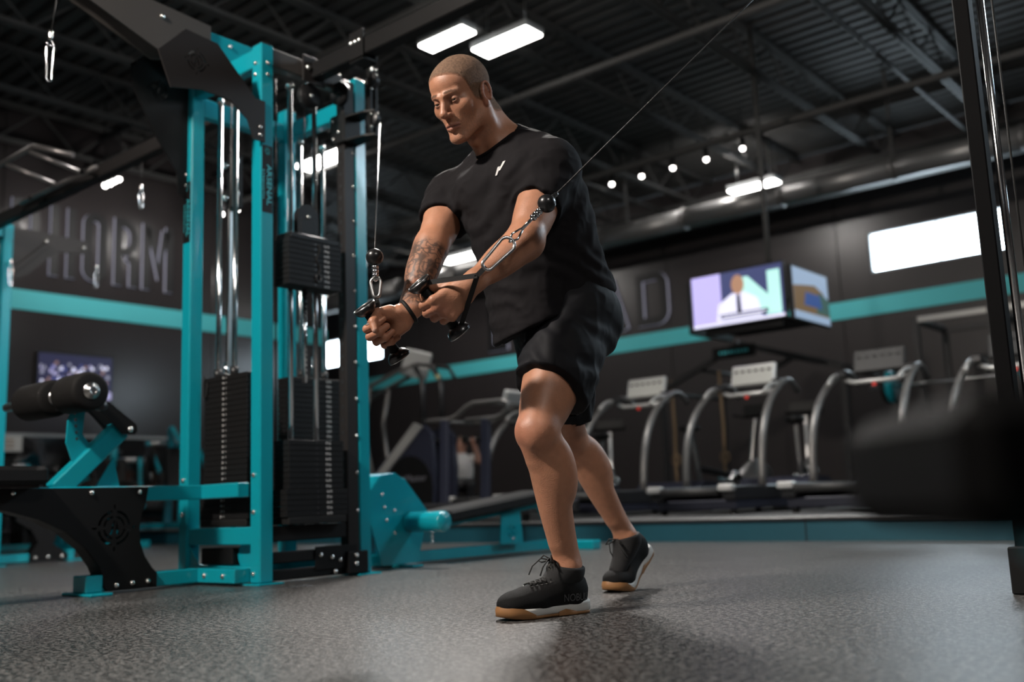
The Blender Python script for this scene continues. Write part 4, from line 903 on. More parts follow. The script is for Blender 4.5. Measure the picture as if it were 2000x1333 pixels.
def col_mat(name, rough, bump, bscale, sss=0., coat=0., rvar=0., sheen=0.):
    m = bpy.data.materials.new(name); m.use_nodes = True; N = m.node_tree.nodes; L = m.node_tree.links; b = N['Principled BSDF']
    a = N.new('ShaderNodeVertexColor'); a.layer_name = 'Col'; tc = N.new('ShaderNodeTexCoord')
    n0 = N.new('ShaderNodeTexNoise'); n0.inputs['Scale'].default_value = 45; n0.inputs['Detail'].default_value = 5; L.new(tc.outputs['Object'], n0.inputs['Vector'])
    mr = N.new('ShaderNodeMapRange'); mr.inputs[3].default_value = .82; mr.inputs[4].default_value = 1.15; L.new(n0.outputs['Fac'], mr.inputs[0])
    mx = N.new('ShaderNodeVectorMath'); mx.operation = 'SCALE'; L.new(a.outputs['Color'], mx.inputs[0]); L.new(mr.outputs[0], mx.inputs['Scale']); L.new(mx.outputs[0], b.inputs['Base Color'])
    n1 = N.new('ShaderNodeTexNoise'); n1.inputs['Scale'].default_value = bscale; n1.inputs['Detail'].default_value = 3; L.new(tc.outputs['Object'], n1.inputs['Vector'])
    bp = N.new('ShaderNodeBump'); bp.inputs['Strength'].default_value = bump; bp.inputs['Distance'].default_value = .0015; L.new(n1.outputs['Fac'], bp.inputs['Height']); L.new(bp.outputs['Normal'], b.inputs['Normal'])
    b.inputs['Roughness'].default_value = rough
    if rvar:
        m2 = N.new('ShaderNodeMapRange'); m2.inputs[3].default_value = rough-rvar; m2.inputs[4].default_value = rough+rvar; L.new(n0.outputs['Fac'], m2.inputs[0]); L.new(m2.outputs[0], b.inputs['Roughness'])
    if sss:
        b.inputs['Subsurface Weight'].default_value = sss; b.inputs['Subsurface Radius'].default_value = (1., .35, .2); b.inputs['Subsurface Scale'].default_value = .006
    b.inputs['Coat Weight'].default_value = coat; b.inputs['Coat Roughness'].default_value = .3
    if sheen: b.inputs['Sheen Weight'].default_value = sheen
    return m
SKIN = col_mat('skin', .47, .5, 300, sss=.1, coat=.02, rvar=.1)
HAIR = col_mat('buzz_cut_hair', .85, .9, 900)
CLOTH = mat('black_jersey', (.0115, .0105, .012), .85, spec=.12, bump=.25, bscale=900, var=.15)
SHORTM = mat('black_shorts_cloth', (.0085, .0088, .0115), .7, spec=.2, bump=.2, bscale=700, var=.15)
# ---- joints in camera-aligned floor coordinates (right, depth, height)
J = {k: A_(*v) for k, v in {'Lank': (.136, 3.02, .135), 'Lknee': (.067, 2.90, .532), 'Lhip': (.185, 3.12, .892), 'Rank': (.388, 3.71, .188), 'Rknee': (.191, 3.55, .555), 'Rhip': (.116, 3.30, .915),
     'pelv': (.157, 3.20, .935), 'waist': (.126, 3.16, 1.084), 'chest': (.046, 3.09, 1.274), 'neck': (-.009, 3.08, 1.469), 'Lsh': (.138, 2.99, 1.352), 'Rsh': (-.177, 3.235, 1.345),
     'Lel': (.050, 2.85, 1.088), 'Rel': (-.247, 3.095, 1.147), 'Lwr': (-.121, 2.74, .931), 'Rwr': (-.318, 2.95, .902)}.items()}
UP = A_(0, 0, 1)
def frame_of(u, f):   # rows: right, fwd, up ; up = u exactly, fwd ~ f
    u = nrm(u); f = nrm(A_(*f)-np.dot(f, u)*u); r = np.cross(f, u); return np.array([r, f, u])
HO = A_(-.129, 2.987, 1.601); HS_ = 1.06; ps, ph, ro = radians(38.2), radians(26.3), radians(.8)
_f = A_(-sin(ps)*cos(ph), -cos(ps)*cos(ph), -sin(ph)); _r = -A_(cos(ps), -sin(ps), 0); _u = np.cross(_r, _f)
HM = np.array([cos(ro)*_r+sin(ro)*_u, _f, cos(ro)*_u-sin(ro)*_r])
def hp(x, y, z): return HO+HS_*(x*HM[0]+y*HM[1]+z*HM[2])
B = Field()
def hcap(a, b, ra, rb=None, k=.01, op='u', t='head'): B.cap(hp(*a), hp(*b), ra*HS_, (ra if rb is None else rb)*HS_, k, op, t)
def hell(c, r, k=.01, op='u', t='head', M=None): B.ell(hp(*c), tuple(np.array((r, r, r) if np.isscalar(r) else r)*HS_), HM if M is None else M@HM, k, op, t)
# torso frames
CR = nrm(J['Rsh']-J['Lsh']); CU = nrm(J['neck']-J['waist']); CU = nrm(CU-CU@CR*CR); CF = np.cross(CU, CR); CM = np.array([CR, CF, CU])
PU = nrm(J['waist']-J['pelv']); PM = frame_of(PU, (-.86, -.5, 0))
def cp(o, r, f, u): return J[o]+r*CM[0]+f*CM[1]+u*CM[2]
def pp(o, r, f, u): return J[o]+r*PM[0]+f*PM[1]+u*PM[2]
TO = 'torso'
B.ell(cp('chest', 0, .0, .02), (.158, .112, .19), CM, .04, t=TO)
B.ell(J['waist'], (.145, .105, .16), PM, .06, t=TO)
B.ell(pp('pelv', 0, 0, 0), (.158, .118, .13), PM, .05, t='pelvis')
for s in (-1, 1):
    B.ell(cp('chest', s*.078, .072, .055), (.088, .05, .075), CM, .04, t=TO)
    B.ell(cp('chest', s*.118, -.03, -.02), (.062, .085, .15), CM, .05, t=TO)
    B.ell(cp('chest', s*.08, -.075, .08), (.08, .05, .11), CM, .05, t=TO)
B.cap(cp('neck', 0, -.035, -.02), cp('neck', 0, -.02, -.10), .062, .09, .05, t=TO)
for n_, s in (('Lsh', -1), ('Rsh', 1)):
    B.cap(cp('neck', s*.035, -.03, .0), J[n_]+CM[2]*.015-CM[1]*.02, .05, .048, .05, t=TO)
    B.cap(cp('chest', s*.09, .06, .08), J[n_], .06, .06, .05, t=TO)
# arms
def arm(sh, el, wr, out, t, fat=1.):
    a = nrm(el-sh); f = nrm(wr-el); n = nrm(out)
    B.ell(sh+n*.006+A_(0, 0, .002), (.066, .066, .072), None, .05, t='shoulder'+t)
    B.cap(sh, el, .058*fat, .044*fat, .04, t='upper'+t)
    bend = nrm(np.cross(a, n)); bend = bend if bend@f > 0 else -bend          # flexor side
    m = frame_of(a, bend)
    B.ell(sh+(el-sh)*.58+bend*.020, (.042, .036, .10), m, .035, t='upper'+t)
    B.ell(sh+(el-sh)*.50-bend*.024, (.044, .036, .11), m, .035, t='upper'+t)
    B.ell(sh+(el-sh)*.22+n*.024, (.05, .052, .085), m, .04, t='upper'+t)
    B.ell(el, (.040, .042, .042), None, .03, t='fore'+t)
    B.cap(el, wr, .045*fat, .028, .03, t='fore'+t)
    mf = frame_of(f, bend)
    B.ell(el+(wr-el)*.24+n*.018+bend*.010, (.036, .036, .09), mf, .03, t='fore'+t)
    B.ell(el+(wr-el)*.28-n*.018, (.035, .036, .095), mf, .03, t='fore'+t)
    B.ell(el+(wr-el)*.30-bend*.014, (.034, .028, .10), mf, .03, t='fore'+t)
    return bend
arm(J['Lsh'], J['Lel'], J['Lwr'], (.85, -.5, .1), 'L', 1.15); arm(J['Rsh'], J['Rel'], J['Rwr'], (-.85, .3, .1), 'R', 1.08)
# hands: closed around a bar; x to the knuckles, y to the thumb side, z dorsal
VR, VU, VF = A_(.999, .006, -.038), A_(.038, -.16, .986), A_(0, .987, .16)
def hand(wr, X, Y, dors, t):
    X = nrm(X); Y = nrm(Y-(Y@X)*X); Z = np.cross(X, Y); Z = Z if Z@dors > 0 else -Z
    K_ = 1.13
    hq = lambda x, y, z: wr+K_*(x*X+y*Y+z*Z)
    tg = 'hand'+t
    B.cap(hq(-.03, 0, 0), hq(.03, .0, -.002), .030, .029, .02, t=tg)
    ys = (.031, .0105, -.0105, -.030); mx = (.086, .090, .085, .076); rr = (.0125, .0129, .0121, .0108); ln = (1., 1.05, .98, .82)
    for y, x in zip(ys, mx): B.cap(hq(.012, y*.62, .0), hq(x, y, .003), .0163, .0142, .015, t=tg)
    B.cap(hq(.02, -.022, -.014), hq(.066, -.026, -.016), .018, .0146, .015, t=tg)
    B.cap(hq(.016, .018, -.014), hq(.052, .034, -.024), .0214, .018, .015, t=tg)
    for y, x, r, l in zip(ys, mx, rr, ln):
        pts = [(x, y, .001), (x+.022*l, y*1.02, -.036*l), (x-.002, y*1.03, -.0635*l), (x-.026*l, y*1.02, -.053)]
        B.ell(hq(x, y, .004), .0134 if r > .01 else .0118, None, .006, t=tg)
        for i in range(3):
            q0, q1 = pts[i], pts[i+1]; B.cap(hq(*q0), hq(*q1), r*(1-.06*i), r*(.94-.06*i), .0035 if i else .005, t=tg)
            if i: B.ell(hq(*q0), r*1.04, None, .003, t=tg)
    th = [(.030, .034, -.018), (.060, .050, -.034), (.086, .043, -.066), (.094, .024, -.082)]
    for i, (ra, rb) in enumerate(((.0186, .0147), (.0145, .0126), (.0126, .0104))): B.cap(hq(*th[i]), hq(*th[i+1]), ra, rb, .005, t=tg)
    return hq, X, Y, Z
hL = hand(J['Lwr'], VR*-.72+VU*-.64-VF*.18, VR*-.66+VU*.68-VF*.24, -VF, 'L')
hR = hand(J['Rwr'], VR*-.78+VU*-.56-VF*.15, VR*-.62+VU*.72-VF*.24, VF, 'R')
# legs
def leg(hip, kn, an, fd, t, toe):
    fd = nrm(fd); mt = frame_of(kn-hip, fd); ms = frame_of(kn-an, fd); a = nrm(an-kn)
    lat = ms[0]
    B.cap(hip, kn, .092, .058, .05, t='thigh'+t)
    B.ell(hip+(kn-hip)*.45+mt[1]*.030, (.075, .055, .19), mt, .05, t='thigh'+t)
    B.ell(hip+(kn-hip)*.45-mt[1]*.030, (.070, .055, .18), mt, .05, t='thigh'+t)
    for s in (-1, 1): B.ell(hip+(kn-hip)*.82+mt[1]*.022+s*mt[0]*.03, (.032, .034, .070), mt, .022, t='thigh'+t)
    B.ell(kn+ms[1]*.012, (.052, .052, .056), ms, .035, t='shin'+t)
    B.ell(kn+ms[1]*.049+A_(0, 0, .010), (.026, .018, .029), ms, .014, t='shin'+t)
    for s in (-1, 1): B.ell(kn+ms[1]*.030+s*lat*.030-ms[2]*.012, (.018, .022, .030), ms, .018, t='shin'+t)
    B.cap(kn+ms[1]*.044-ms[2]*.040, kn+ms[1]*.039-ms[2]*.078, .014, .013, .018, t='shin'+t)
    B.cap(kn, an, .046, .034, .03, t='shin'+t)
    for s, off, l in ((-1, .30, .115), (1, .27, .105)): B.ell(kn+(an-kn)*off-ms[1]*.034+s*lat*.020, (.043, .050, l*.95), ms, .018, t='shin'+t)
    B.ell(kn+(an-kn)*.42-ms[1]*.006, (.047, .040, .15), ms, .03, t='shin'+t)
    B.cap(kn+(an-kn)*.15+ms[1]*.022, kn+(an-kn)*.8+ms[1]*.010, .024, .020, .03, t='shin'+t)
    B.cap(kn+(an-kn)*.62-ms[1]*.026, an-ms[1]*.034, .018, .013, .03, t='shin'+t)
    for s in (-1, 1): B.ell(an+s*lat*.026, (.016, .018, .02), ms, .02, t='shin'+t)
    B.cap(an, an+(toe-an)*.35-fd*.01, .034, .026, .03, t='foot'+t)
FDL, FDR = nrm(A_(-.865, -.50, 0)), nrm(A_(-.70, -.71, 0))
leg(J['Lhip'], J['Lknee'], J['Lank'], FDL, 'L', J['Lank']+FDL*.12+A_(0, 0, -.075))
leg(J['Rhip'], J['Rknee'], J['Rank'], FDR, 'R', J['Rank']+FDR*.07+A_(0, 0, -.13))
for n_, s in (('Lhip', -1), ('Rhip', 1)):
    B.ell(J[n_]-PM[1]*.075-PM[2]*.02+s*PM[0]*-.0, (.088, .085, .10), PM, .05, t='pelvis')
# ---- head
hell((0, -.018, .042), (.074, .098, .080), .02)
hell((0, .036, .044), (.062, .054, .050), .03); hell((0, .034, -.028), (.058, .056, .072), .03)
for s in (-1, 1):
    hell((s*.047, .054, -.022), .0195, .025)
    hcap((s*.055, -.006, -.02), (s*.051, .0, -.070), .018, .0175, .02)
    hcap((s*.051, .0, -.070), (s*.017, .066, -.108), .0175, .0175, .022)
    hcap((s*.042, .073, .020), (s*.011, .0905, .0155), .0090, .0100, .012)
hell((0, .079, -.110), (.020, .015, .016), .016); hell((0, .060, -.072), (.034, .029, .034), .02)
for s in (-1, 1): hell((s*.033, .098, .001), (.0195, .017, .0115), .012, 's')
hcap((0, .086, .014), (0, .109, -.032), .0075, .0105, .010); hell((0, .1095, -.035), (.0115, .0115, .0105), .006)
for s in (-1, 1):
    hell((s*.0128, .098, -.040), (.0085, .0105, .0085), .006); hell((s*.0066, .106, -.0475), (.004, .006, .004), .003, 's')
    hell((s*.032, .0745, .0), .0133, .006)
    hell((s*.032, .092, -.0016), (.0126, .0125, .0031), .0012, 's')
    hcap((s*.024, .0835, -.0705), (s*.002, .0945, -.0668), .0046, .0060, .004); hcap((s*.021, .0835, -.0772), (s*.001, .0925, -.0800), .0048, .0074, .004)
    hcap((s*.027, .0865, -.0742), (0, .1010, -.0732), .0013, .0013, .003, 's')
    hcap((s*.021, .1015, -.046), (s*.034, .087, -.074), .0045, .004, .012, 's')
    # ear
    a = np.array([[1, 0, 0], [0, cos(.25), sin(.25)], [0, -sin(.25), cos(.25)]])
    hell((s*.0755, -.012, -.008), (.0085, .018, .030), .006, M=a)
    ring = [(s*(.083-.003*cos(q)), -.014+.0165*cos(q)-.004*sin(q), -.006+.028*sin(q)) for q in np.linspace(-1.2, 4.0, 15)]
    for q0, q1 in zip(ring[:-1], ring[1:]): hcap(q0, q1, .0040, .0040, .003)
    hell((s*.087, -.008, -.010), (.0075, .0095, .013), .004, 's'); hell((s*.087, -.014, .010), (.005, .007, .008), .004, 's')
    hell((s*.079, -.003, -.036), (.006, .0075, .0085), .005); hell((s*.080, .004, -.012), (.004, .004, .006), .004)
# ---- neck
NB = cp('neck', 0, .0, -.02)
B.cap(hp(0, -.028, -.045), NB, .058, .066, .03, t='neck')
for s in (-1, 1):
    B.cap(hp(s*.056, -.022, -.045), cp('neck', s*.022, .058, -.045), .0145, .012, .032, t='neck')
    B.cap(cp('neck', s*.02, .052, -.052), cp('neck', s*.09, .02, -.03), .013, .011, .025, t='neck')
B.cap(hp(0, -.075, -.03), cp('neck', 0, -.055, -.03), .045, .055, .03, t='neck')
B.ell(hp(0, .016, -.128), (.013, .014, .02), HM, .025, t='neck')
# ---- mesh the body in zones of different fineness (same field, so the zones meet)
ZONES = [((-.30, 2.80, 1.42), (.10, 3.17, 1.80), .0019), ((-.31, 2.58, .77), (.135, 2.945, 1.245), .0023), ((-.47, 2.80, .75), (-.165, 3.20, 1.30), .0023), ((-.06, 2.76, .05), (.50, 3.86, .80), .0036), ((-.40, 2.70, .60), (.45, 3.60, 1.62), .0085)]
PBASE = A_(.19, 3.2, 0)
Vs, Qs, off = [], [], 0
for i, (lo, hi, h) in enumerate(ZONES):
    V, Q = surface_nets(*field_grid(B, lo, hi, h)); V = relax(V, Q, 1, .35)
    c = V[Q].mean(1); keep = np.ones(len(Q), bool); e = h*1.5
    keep &= ((c > A_(*lo)+e) & (c < A_(*hi)-e)).all(1)
    for (l2, h2, hh) in ZONES[:i]: keep &= ~((c > A_(*l2)+hh*3.2) & (c < A_(*h2)-hh*3.2)).all(1)
    V, Q = compact(V, Q[keep]); Vs.append(V); Qs.append(Q+off); off += len(V)
VB, QB = np.concatenate(Vs), np.concatenate(Qs)
# skin colours
SK0 = A_(.43, .20, .118)
col = np.tile(SK0, (len(VB), 1)); hl = ((VB-HO)@HM.T)/HS_; inh = (np.linalg.norm(hl-A_(0, 0, 0), axis=1) < .2) & (hl[:, 2] > -.13)
nz = vnoise(VB*60); nz2 = vnoise(VB*400)
col *= (.92+.16*vnoise(VB*18))[:, None]
ax_, ay_, az_ = np.abs(hl[:, 0]), hl[:, 1], hl[:, 2]
def tint(m, c, w_): global col; m = (m*w_)[:, None]; col = col*(1-m)+A_(*c)*m
ih = inh.astype(float)
# hair mask
zl = np.interp(ay_, [-.12, -.06, -.03, -.012, .006, .018, .03, .042, .055, .068, .08, .1], [-.07, -.066, -.045, -.02, -.022, -.014, .006, .030, .056, .069, .076, .09])
hm_ = sstep(-.007, .010, az_-zl)*ih*(1-sstep(.0765, .0795, ax_)*(np.abs(az_+.008) < .042)*(np.abs(ay_+.012) < .03))
tint(hm_, (.115, .072, .045), .75)
tint(ih*(az_ < -.045)*(ay_ > -.005)*(1-sstep(.06, .075, ax_))*sstep(.35, .7, nz2), (.20, .12, .085), .35)
lip = ih*np.exp(-((az_+.073)/.0085)**4)*(ax_ < .026)*(ay_ > .078); tint(lip, (.34, .125, .095), .7)
tint(ih*np.exp(-((az_+.0735)/.0022)**2)*(ax_ < .028)*(ay_ > .08), (.07, .025, .02), .8)
brow = ih*np.exp(-((az_-(.0238-.10*np.maximum(ax_-.036, 0)+.06*(ax_-.012)*(ax_ < .036)))/.0040)**2)*(.55+.45*vnoise(VB*350))*sstep(.008, .017, ax_)*(1-sstep(.044, .054, ax_))*(ay_ > .06); tint(brow, (.09, .05, .03), .7)
tint(ih*np.exp(-((np.sqrt(((ax_-.032)/1.5)**2+(az_)**2)-.0095)/.005)**2)*(ay_ > .07), (.20, .09, .065), .5)
tint(ih*np.exp(-((ay_-.10)/.02)**2)*np.exp(-(ax_/.02)**2)*(az_ < -.02)*(az_ > -.05), (.42, .18, .125), .4)
tint(ih*(ax_ > .072)*(np.abs(az_+.008) < .045), (.40, .16, .115), .45)
# redder knuckles, knees, elbows
for q, r in ((J['Lknee']+FDL*.05, .06), (J['Rknee']+FDR*.05, .05), (hL[0](.09, 0, .01), .035), (hR[0](.1, 0, -.03), .05), (hL[0](.1, 0, -.03), .04)):
    tint(np.exp(-(np.linalg.norm(VB-q, axis=1)/r)**2), (.36, .125, .085), .45)
# inked forearm (his right)
d_ = J['Rwr']-J['Rel']; tt = ((VB-J['Rel'])@d_)/(d_@d_); rad = np.linalg.norm(VB-J['Rel']-tt[:, None]*d_, axis=1)
ink = sstep(.02, .12, tt)*(1-sstep(.90, 1.0, tt))*(rad < .1)*(VB[:, 0] < -.18)*sstep(-.035, .02, ((VB-J['Rel']-tt[:, None]*d_)@nrm(A_(.35, -.9, .1))))
w1 = vnoise(VB*38+vnoise(VB*20)[:, None]*1.6); w2 = vnoise(VB*95+3+vnoise(VB*45)[:, None]*1.3)
lines = np.maximum(np.exp(-((np.abs(w1-.5))/.06)**2), np.exp(-((np.abs(w2-.48))/.09)**2)*.8)
tint(ink*np.clip(.30+lines*1.0+.5*sstep(.5, .8, vnoise(VB*30+5)), 0, 1), (.03, .023, .02), .86)
tint(ink*sstep(.55, .75, vnoise(VB*14+9)), (.42, .13, .06), .35)
# thumb nail
for hq in (hL[0], hR[0]): tint(np.exp(-(np.linalg.norm(VB-hq(.098, .026, -.088), axis=1)/.006)**4), (.55, .36, .30), .8)
ROOT = cf(*PBASE[:2], 0)
man = np_mesh('person', VB-PBASE, QB, SKIN, cols=col, loc=ROOT, rot=(0, 0, YAW), label='muscular man with buzz cut in black T-shirt and shorts, lunging and pressing two cable handles', cat='person')
# hair shell
fm = hm_[QB].mean(1) > .12; vh, qh = compact(VB, QB[fm]); nh = vnormals(vh, qh)
mh = hm_[np.unique(QB[fm].ravel())]; m_ = sstep(.12, 1., mh)
vh = vh+nh*(.0002+.0022*m_*(.7+.6*vnoise(vh*500)))[:, None]
gr = vnoise(vh*260)[:, None]; ch_ = (SK0*.75)*(1-.85*m_[:, None])+A_(.14, .088, .055)*.85*m_[:, None]; ch_ = ch_*(.65+.7*gr)
np_mesh('hair', vh-PBASE, qh, HAIR, man, cols=ch_, label='short light brown buzz cut hair')
# eyebrows: thin dark shells on the brow ridge
fb = brow[QB].mean(1) > .38; vb_, qb_ = compact(VB, QB[fb]); nb_ = vnormals(vb_, qb_); bw = sstep(.38, .95, brow[np.unique(QB[fb].ravel())])
np_mesh('eyebrows', vb_+nb_*(.0001+.0009*bw*(.5+vnoise(vb_*700)))[:, None]-PBASE, qb_, HAIR, man, cols=SK0*.5*(1-bw[:, None])+A_(.075, .045, .028)*bw[:, None], label='dark brown eyebrows')
# eyes
EYE = mat('eye_white', (.55, .5, .47), .2, var=.05); IRIS = mat('eye_iris', (.05, .035, .025), .15, var=.2)
for s in (-1, 1):
    c = hp(s*.032, .0745, .0)-PBASE; e = MB().sphere(c, .0119*HS_, 18).build('eye', EYE, man)
    g = nrm(.9*HM[1]+(-.10*HM[0])+.18*HM[2]); MB().lathe(c+g*.0093*HS_, g, [(0, .0074), (.0022, .0058), (.0034, .003), (.0036, 0)], 16).build('iris', IRIS, e)
# wristband
q = hR[0]; X_, Y_, Z_ = hR[1:]
MB().tube([q(-.012, 0, 0)+(Y_*cos(a)*.036+Z_*sin(a)*.032)-PBASE for a in np.linspace(0, 2*pi, 29)[:-1]], .0065, 8, True).build('wristband', RUB, man)

# ---- T-shirt: torso and sleeves meshed as one cloth
def smin(a, b, k): h = np.maximum(k-np.abs(a-b), 0)/k; return np.minimum(a, b)-h*h*k*.25
def cut(D, lo, h, o, n, k=.004):
    ax = [lo[i]+h*np.arange(D.shape[i]) for i in range(3)]; n = nrm(n)
    d = ((ax[0]-o[0])*n[0])[:, None, None]+((ax[1]-o[1])*n[1])[None, :, None]+((ax[2]-o[2])*n[2])[None, None, :]
    hh = np.maximum(k-np.abs(D-d), 0)/k; return (np.maximum(D, d)+hh*hh*k*.25).astype(np.float32)
lo, hi, h = (-.33, 2.80, .80), (.36, 3.48, 1.56), .0042
S_ = B.only(TO, 'shoulderL', 'shoulderR', 'pelvis')
S_.cap(cp('chest', -.03, .045, -.06), A_(.085, 3.04, .84), .085, .085, .09)    # front panel hanging free of the belly
S_.cap(cp('chest', .05, .045, -.06), A_(.025, 3.10, .82), .08, .07, .09); S_.cap(cp('chest', .05, .045, -.06), A_(.06, 3.19, .84), .08, .07, .09)
S_.cap(cp('chest', -.07, -.05, -.06), pp('pelv', -.06, -.06, .06), .105, .10, .09)
S_.cap(cp('chest', .07, -.05, -.06), pp('pelv', .06, -.06, .06), .10, .10, .09)
D1, lo_, h = field_grid(S_, lo, hi, h, .007)
D1 = cut(D1, lo_, h, A_(-.03, 3.05, .822), A_(.42, .12, -1.), .008)
for sh, el, tl, nn in (('Lsh', 'Lel', .53, A_(-.05, 0, .12)), ('Rsh', 'Rel', .50, A_(0, 0, .05))):
    q = Field(); t = sh[0]; q.p = [p_ for p_ in B.p if p_[7] in ('shoulder'+t, 'upper'+t)]
    a_ = J[el]-J[sh]; q.cap(J[sh], J[sh]+a_*.8, .060, .061, .04)
    D2, _, _ = field_grid(q, lo, hi, h, .006); D2 = cut(D2, lo_, h, J[sh]+a_*tl, nrm(a_)+nn, .006); D1 = smin(D1, D2, .03)
nk = Field(); nk.cap(cp('neck', 0, .022, .006), cp('neck', 0, .02, .14), .068, .095, .01); D3, _, _ = field_grid(nk, lo, hi, h, 0.)
D1 = np.maximum(D1, -D3)
V, Q = surface_nets(D1, lo_, h); V = relax(V, Q, 2, .5); N_ = vnormals(V, Q)
def ridged(P_, k): return 1-2*np.abs(vnoise(P_*k)-.5)*1.8
ct_ = (V-J['chest'])@CM.T
fold = np.zeros(len(V))
def wave(axis, f, warp, ph_=0): u = V@nrm(A_(*axis)); return np.sin(u*f+ph_+warp*(vnoise(V*9+ph_)-.5))
lat_w = sstep(1.25, 1.02, V[:, 2])
fold += .0026*wave((.55, .1, .85), 95, 9)*lat_w                                   # bunching at the waist
fold += .0030*wave((.8, .2, -.5), 80, 8, 2.)*sstep(1.02, 1.2, V[:, 2])*sstep(1.42, 1.3, V[:, 2])
armL = np.exp(-((np.linalg.norm(V-(J['Lsh']*.55+J['Lel']*.45), axis=1))/.11)**2); armR = np.exp(-((np.linalg.norm(V-(J['Rsh']*.55+J['Rel']*.45), axis=1))/.11)**2)
fold += .0028*wave((-.3, .4, 1), 120, 10, 4.)*(armL+armR)
fold += .0034*(ridged(V*A_(1, 1, .45), 16)-.4)*.8+.0012*(ridged(V, 40)-.4)
edge = np.minimum(1, np.abs(fold)*0+1)
V = V+N_*fold[:, None]
shirt = np_mesh('t_shirt', V-PBASE, Q, CLOTH, man, label='black short sleeved T-shirt')
# small pale print on the chest
me_bvh = None
from mathutils.bvhtree import BVHTree
bvh = BVHTree.FromPolygons([Vector(v) for v in V], [tuple(map(int, f)) for f in Q])
def on_cloth(bv, p, d, lift): 
    r = bv.ray_cast(Vector(p), Vector(d)); return (r[0]-Vector(d)*lift) if r[0] is not None else Vector(p)
mk_ = MB(); c0 = cp('neck', -.075, .16, -.075)
for (x0, y0, x1, y1) in ((-.022, -.018, -.006, .006), (-.006, -.006, .014, .018)):
    pts = [(x0, y0), (x0+.009, y0), (x1+.007, y1), (x1-.004, y1)]
    mk_.add([on_cloth(bvh, c0+CR*-x+CM[2]*y, -CF, .0035)-Vector(PBASE) for x, y in pts], [(0, 1, 2, 3)])
mk_.build('chest_print', WHT, shirt)
# collar rib: follows the neck opening
cpts = []
for a in np.linspace(0, 2*pi, 41)[:-1]:
    u = CR*cos(a)+CF*sin(a); best = None
    o = cp('neck', 0, .022, .03)+u*.0725
    r = bvh.ray_cast(Vector(o+CM[2]*.10), Vector(-CM[2])); 
    if r[0] is not None: cpts.append(r[0]-Vector(PBASE)+Vector(CM[2]*.0015))
cpts = [sum((cpts[(i+k) % len(cpts)] for k in (-2, -1, 0, 1, 2)), Vector())/5 for i in range(len(cpts))]
MB().tube(cpts, .0065, 8, True).build('collar', CLOTH, shirt)
# ---- shorts
lo, hi, h = (-.08, 2.78, .58), (.42, 3.72, 1.08), .0048
Dp = None
pf = B.only('pelvis'); pf.ell(pp('pelv', 0, -.02, .0), (.172, .13, .13), PM, .05)
Dp, lo_, h = field_grid(pf, lo, hi, h, .014)
for hp_, kn, t, tl, fd in (('Lhip', 'Lknee', 'L', .655, FDL), ('Rhip', 'Rknee', 'R', .83, FDR)):
    q = B.only('thigh'+t); a_ = J[kn]-J[hp_]
    q.cap(J[hp_]-PM[1]*.01, J[hp_]+a_*.95, .106, .094 if t == 'L' else .08, .05); q.cap(J[hp_]-PM[1]*.05, J[hp_]+a_*.5-fd*.03, .095, .085, .05)
    D2, _, _ = field_grid(q, lo, hi, h, .012); D2 = cut(D2, lo_, h, J[hp_]+a_*tl, nrm(a_)+(A_(-.22, -.1, 0) if t == 'L' else A_(0, 0, 0)), .006); Dp = smin(Dp, D2, .05)
Dp = cut(Dp, lo_, h, pp('pelv', 0, 0, .12), PM[2], .008)
V, Q = surface_nets(Dp, lo_, h); V = relax(V, Q, 2, .5); N_ = vnormals(V, Q)
fold = .0035*(ridged(V*A_(1, 1, .5), 14)-.4)+.0028*wave((.75, .2, .62), 85, 10)*sstep(.98, .8, V[:, 2])+.0012*(ridged(V, 36)-.4)
V = V+N_*fold[:, None]
np_mesh('shorts', V-PBASE, Q, SHORTM, man, label='black knee length training shorts')
# ---- socks
SOCK = mat('black_sock', (.008, .008, .009), .85, bump=.3, bscale=600, var=.1)
for kn, an, fd, t, dz in (('Lknee', 'Lank', FDL, 'L', -.07), ('Rknee', 'Rank', FDR, 'R', -.115)):
    q = B.only('shin'+t, 'foot'+t); k_ = nrm(J[kn]-J[an]); q.cap(J[an]-k_*.02, J[an]+fd*(.09 if t == 'L' else .055)+UP*dz, .038, .028, .03)
    D2, lo_, h = field_grid(q, J[an]-.14, J[an]+.14, .0035, .0045); D2 = cut(D2, lo_, h, J[an]+k_*.006, k_-fd*.35, .004)
    V, Q = surface_nets(D2, lo_, h); np_mesh('sock', relax(V, Q, 1)-PBASE, Q, SOCK, man)

# ---- training shoes (sub-parts of the man): black mesh upper, white midsole, gum outsole
UPP = mat('black_knit_upper', (.007, .007, .0075), .8, spec=.2, bump=.8, bscale=700, var=.2); MID = mat('white_midsole', (.62, .62, .60), .55, bump=.1, bscale=120, var=.12, vscale=30); GUM = mat('gum_outsole', (.30, .145, .055), .5, var=.15)
LACE = mat('black_lace', (.012, .012, .012), .8, bump=.3, bscale=900, var=.1); SHT = mat('shoe_grey_print', (.17, .17, .18), .5, var=.05); SHW = mat('shoe_pale_print', (.40, .38, .34), .6, var=.05)
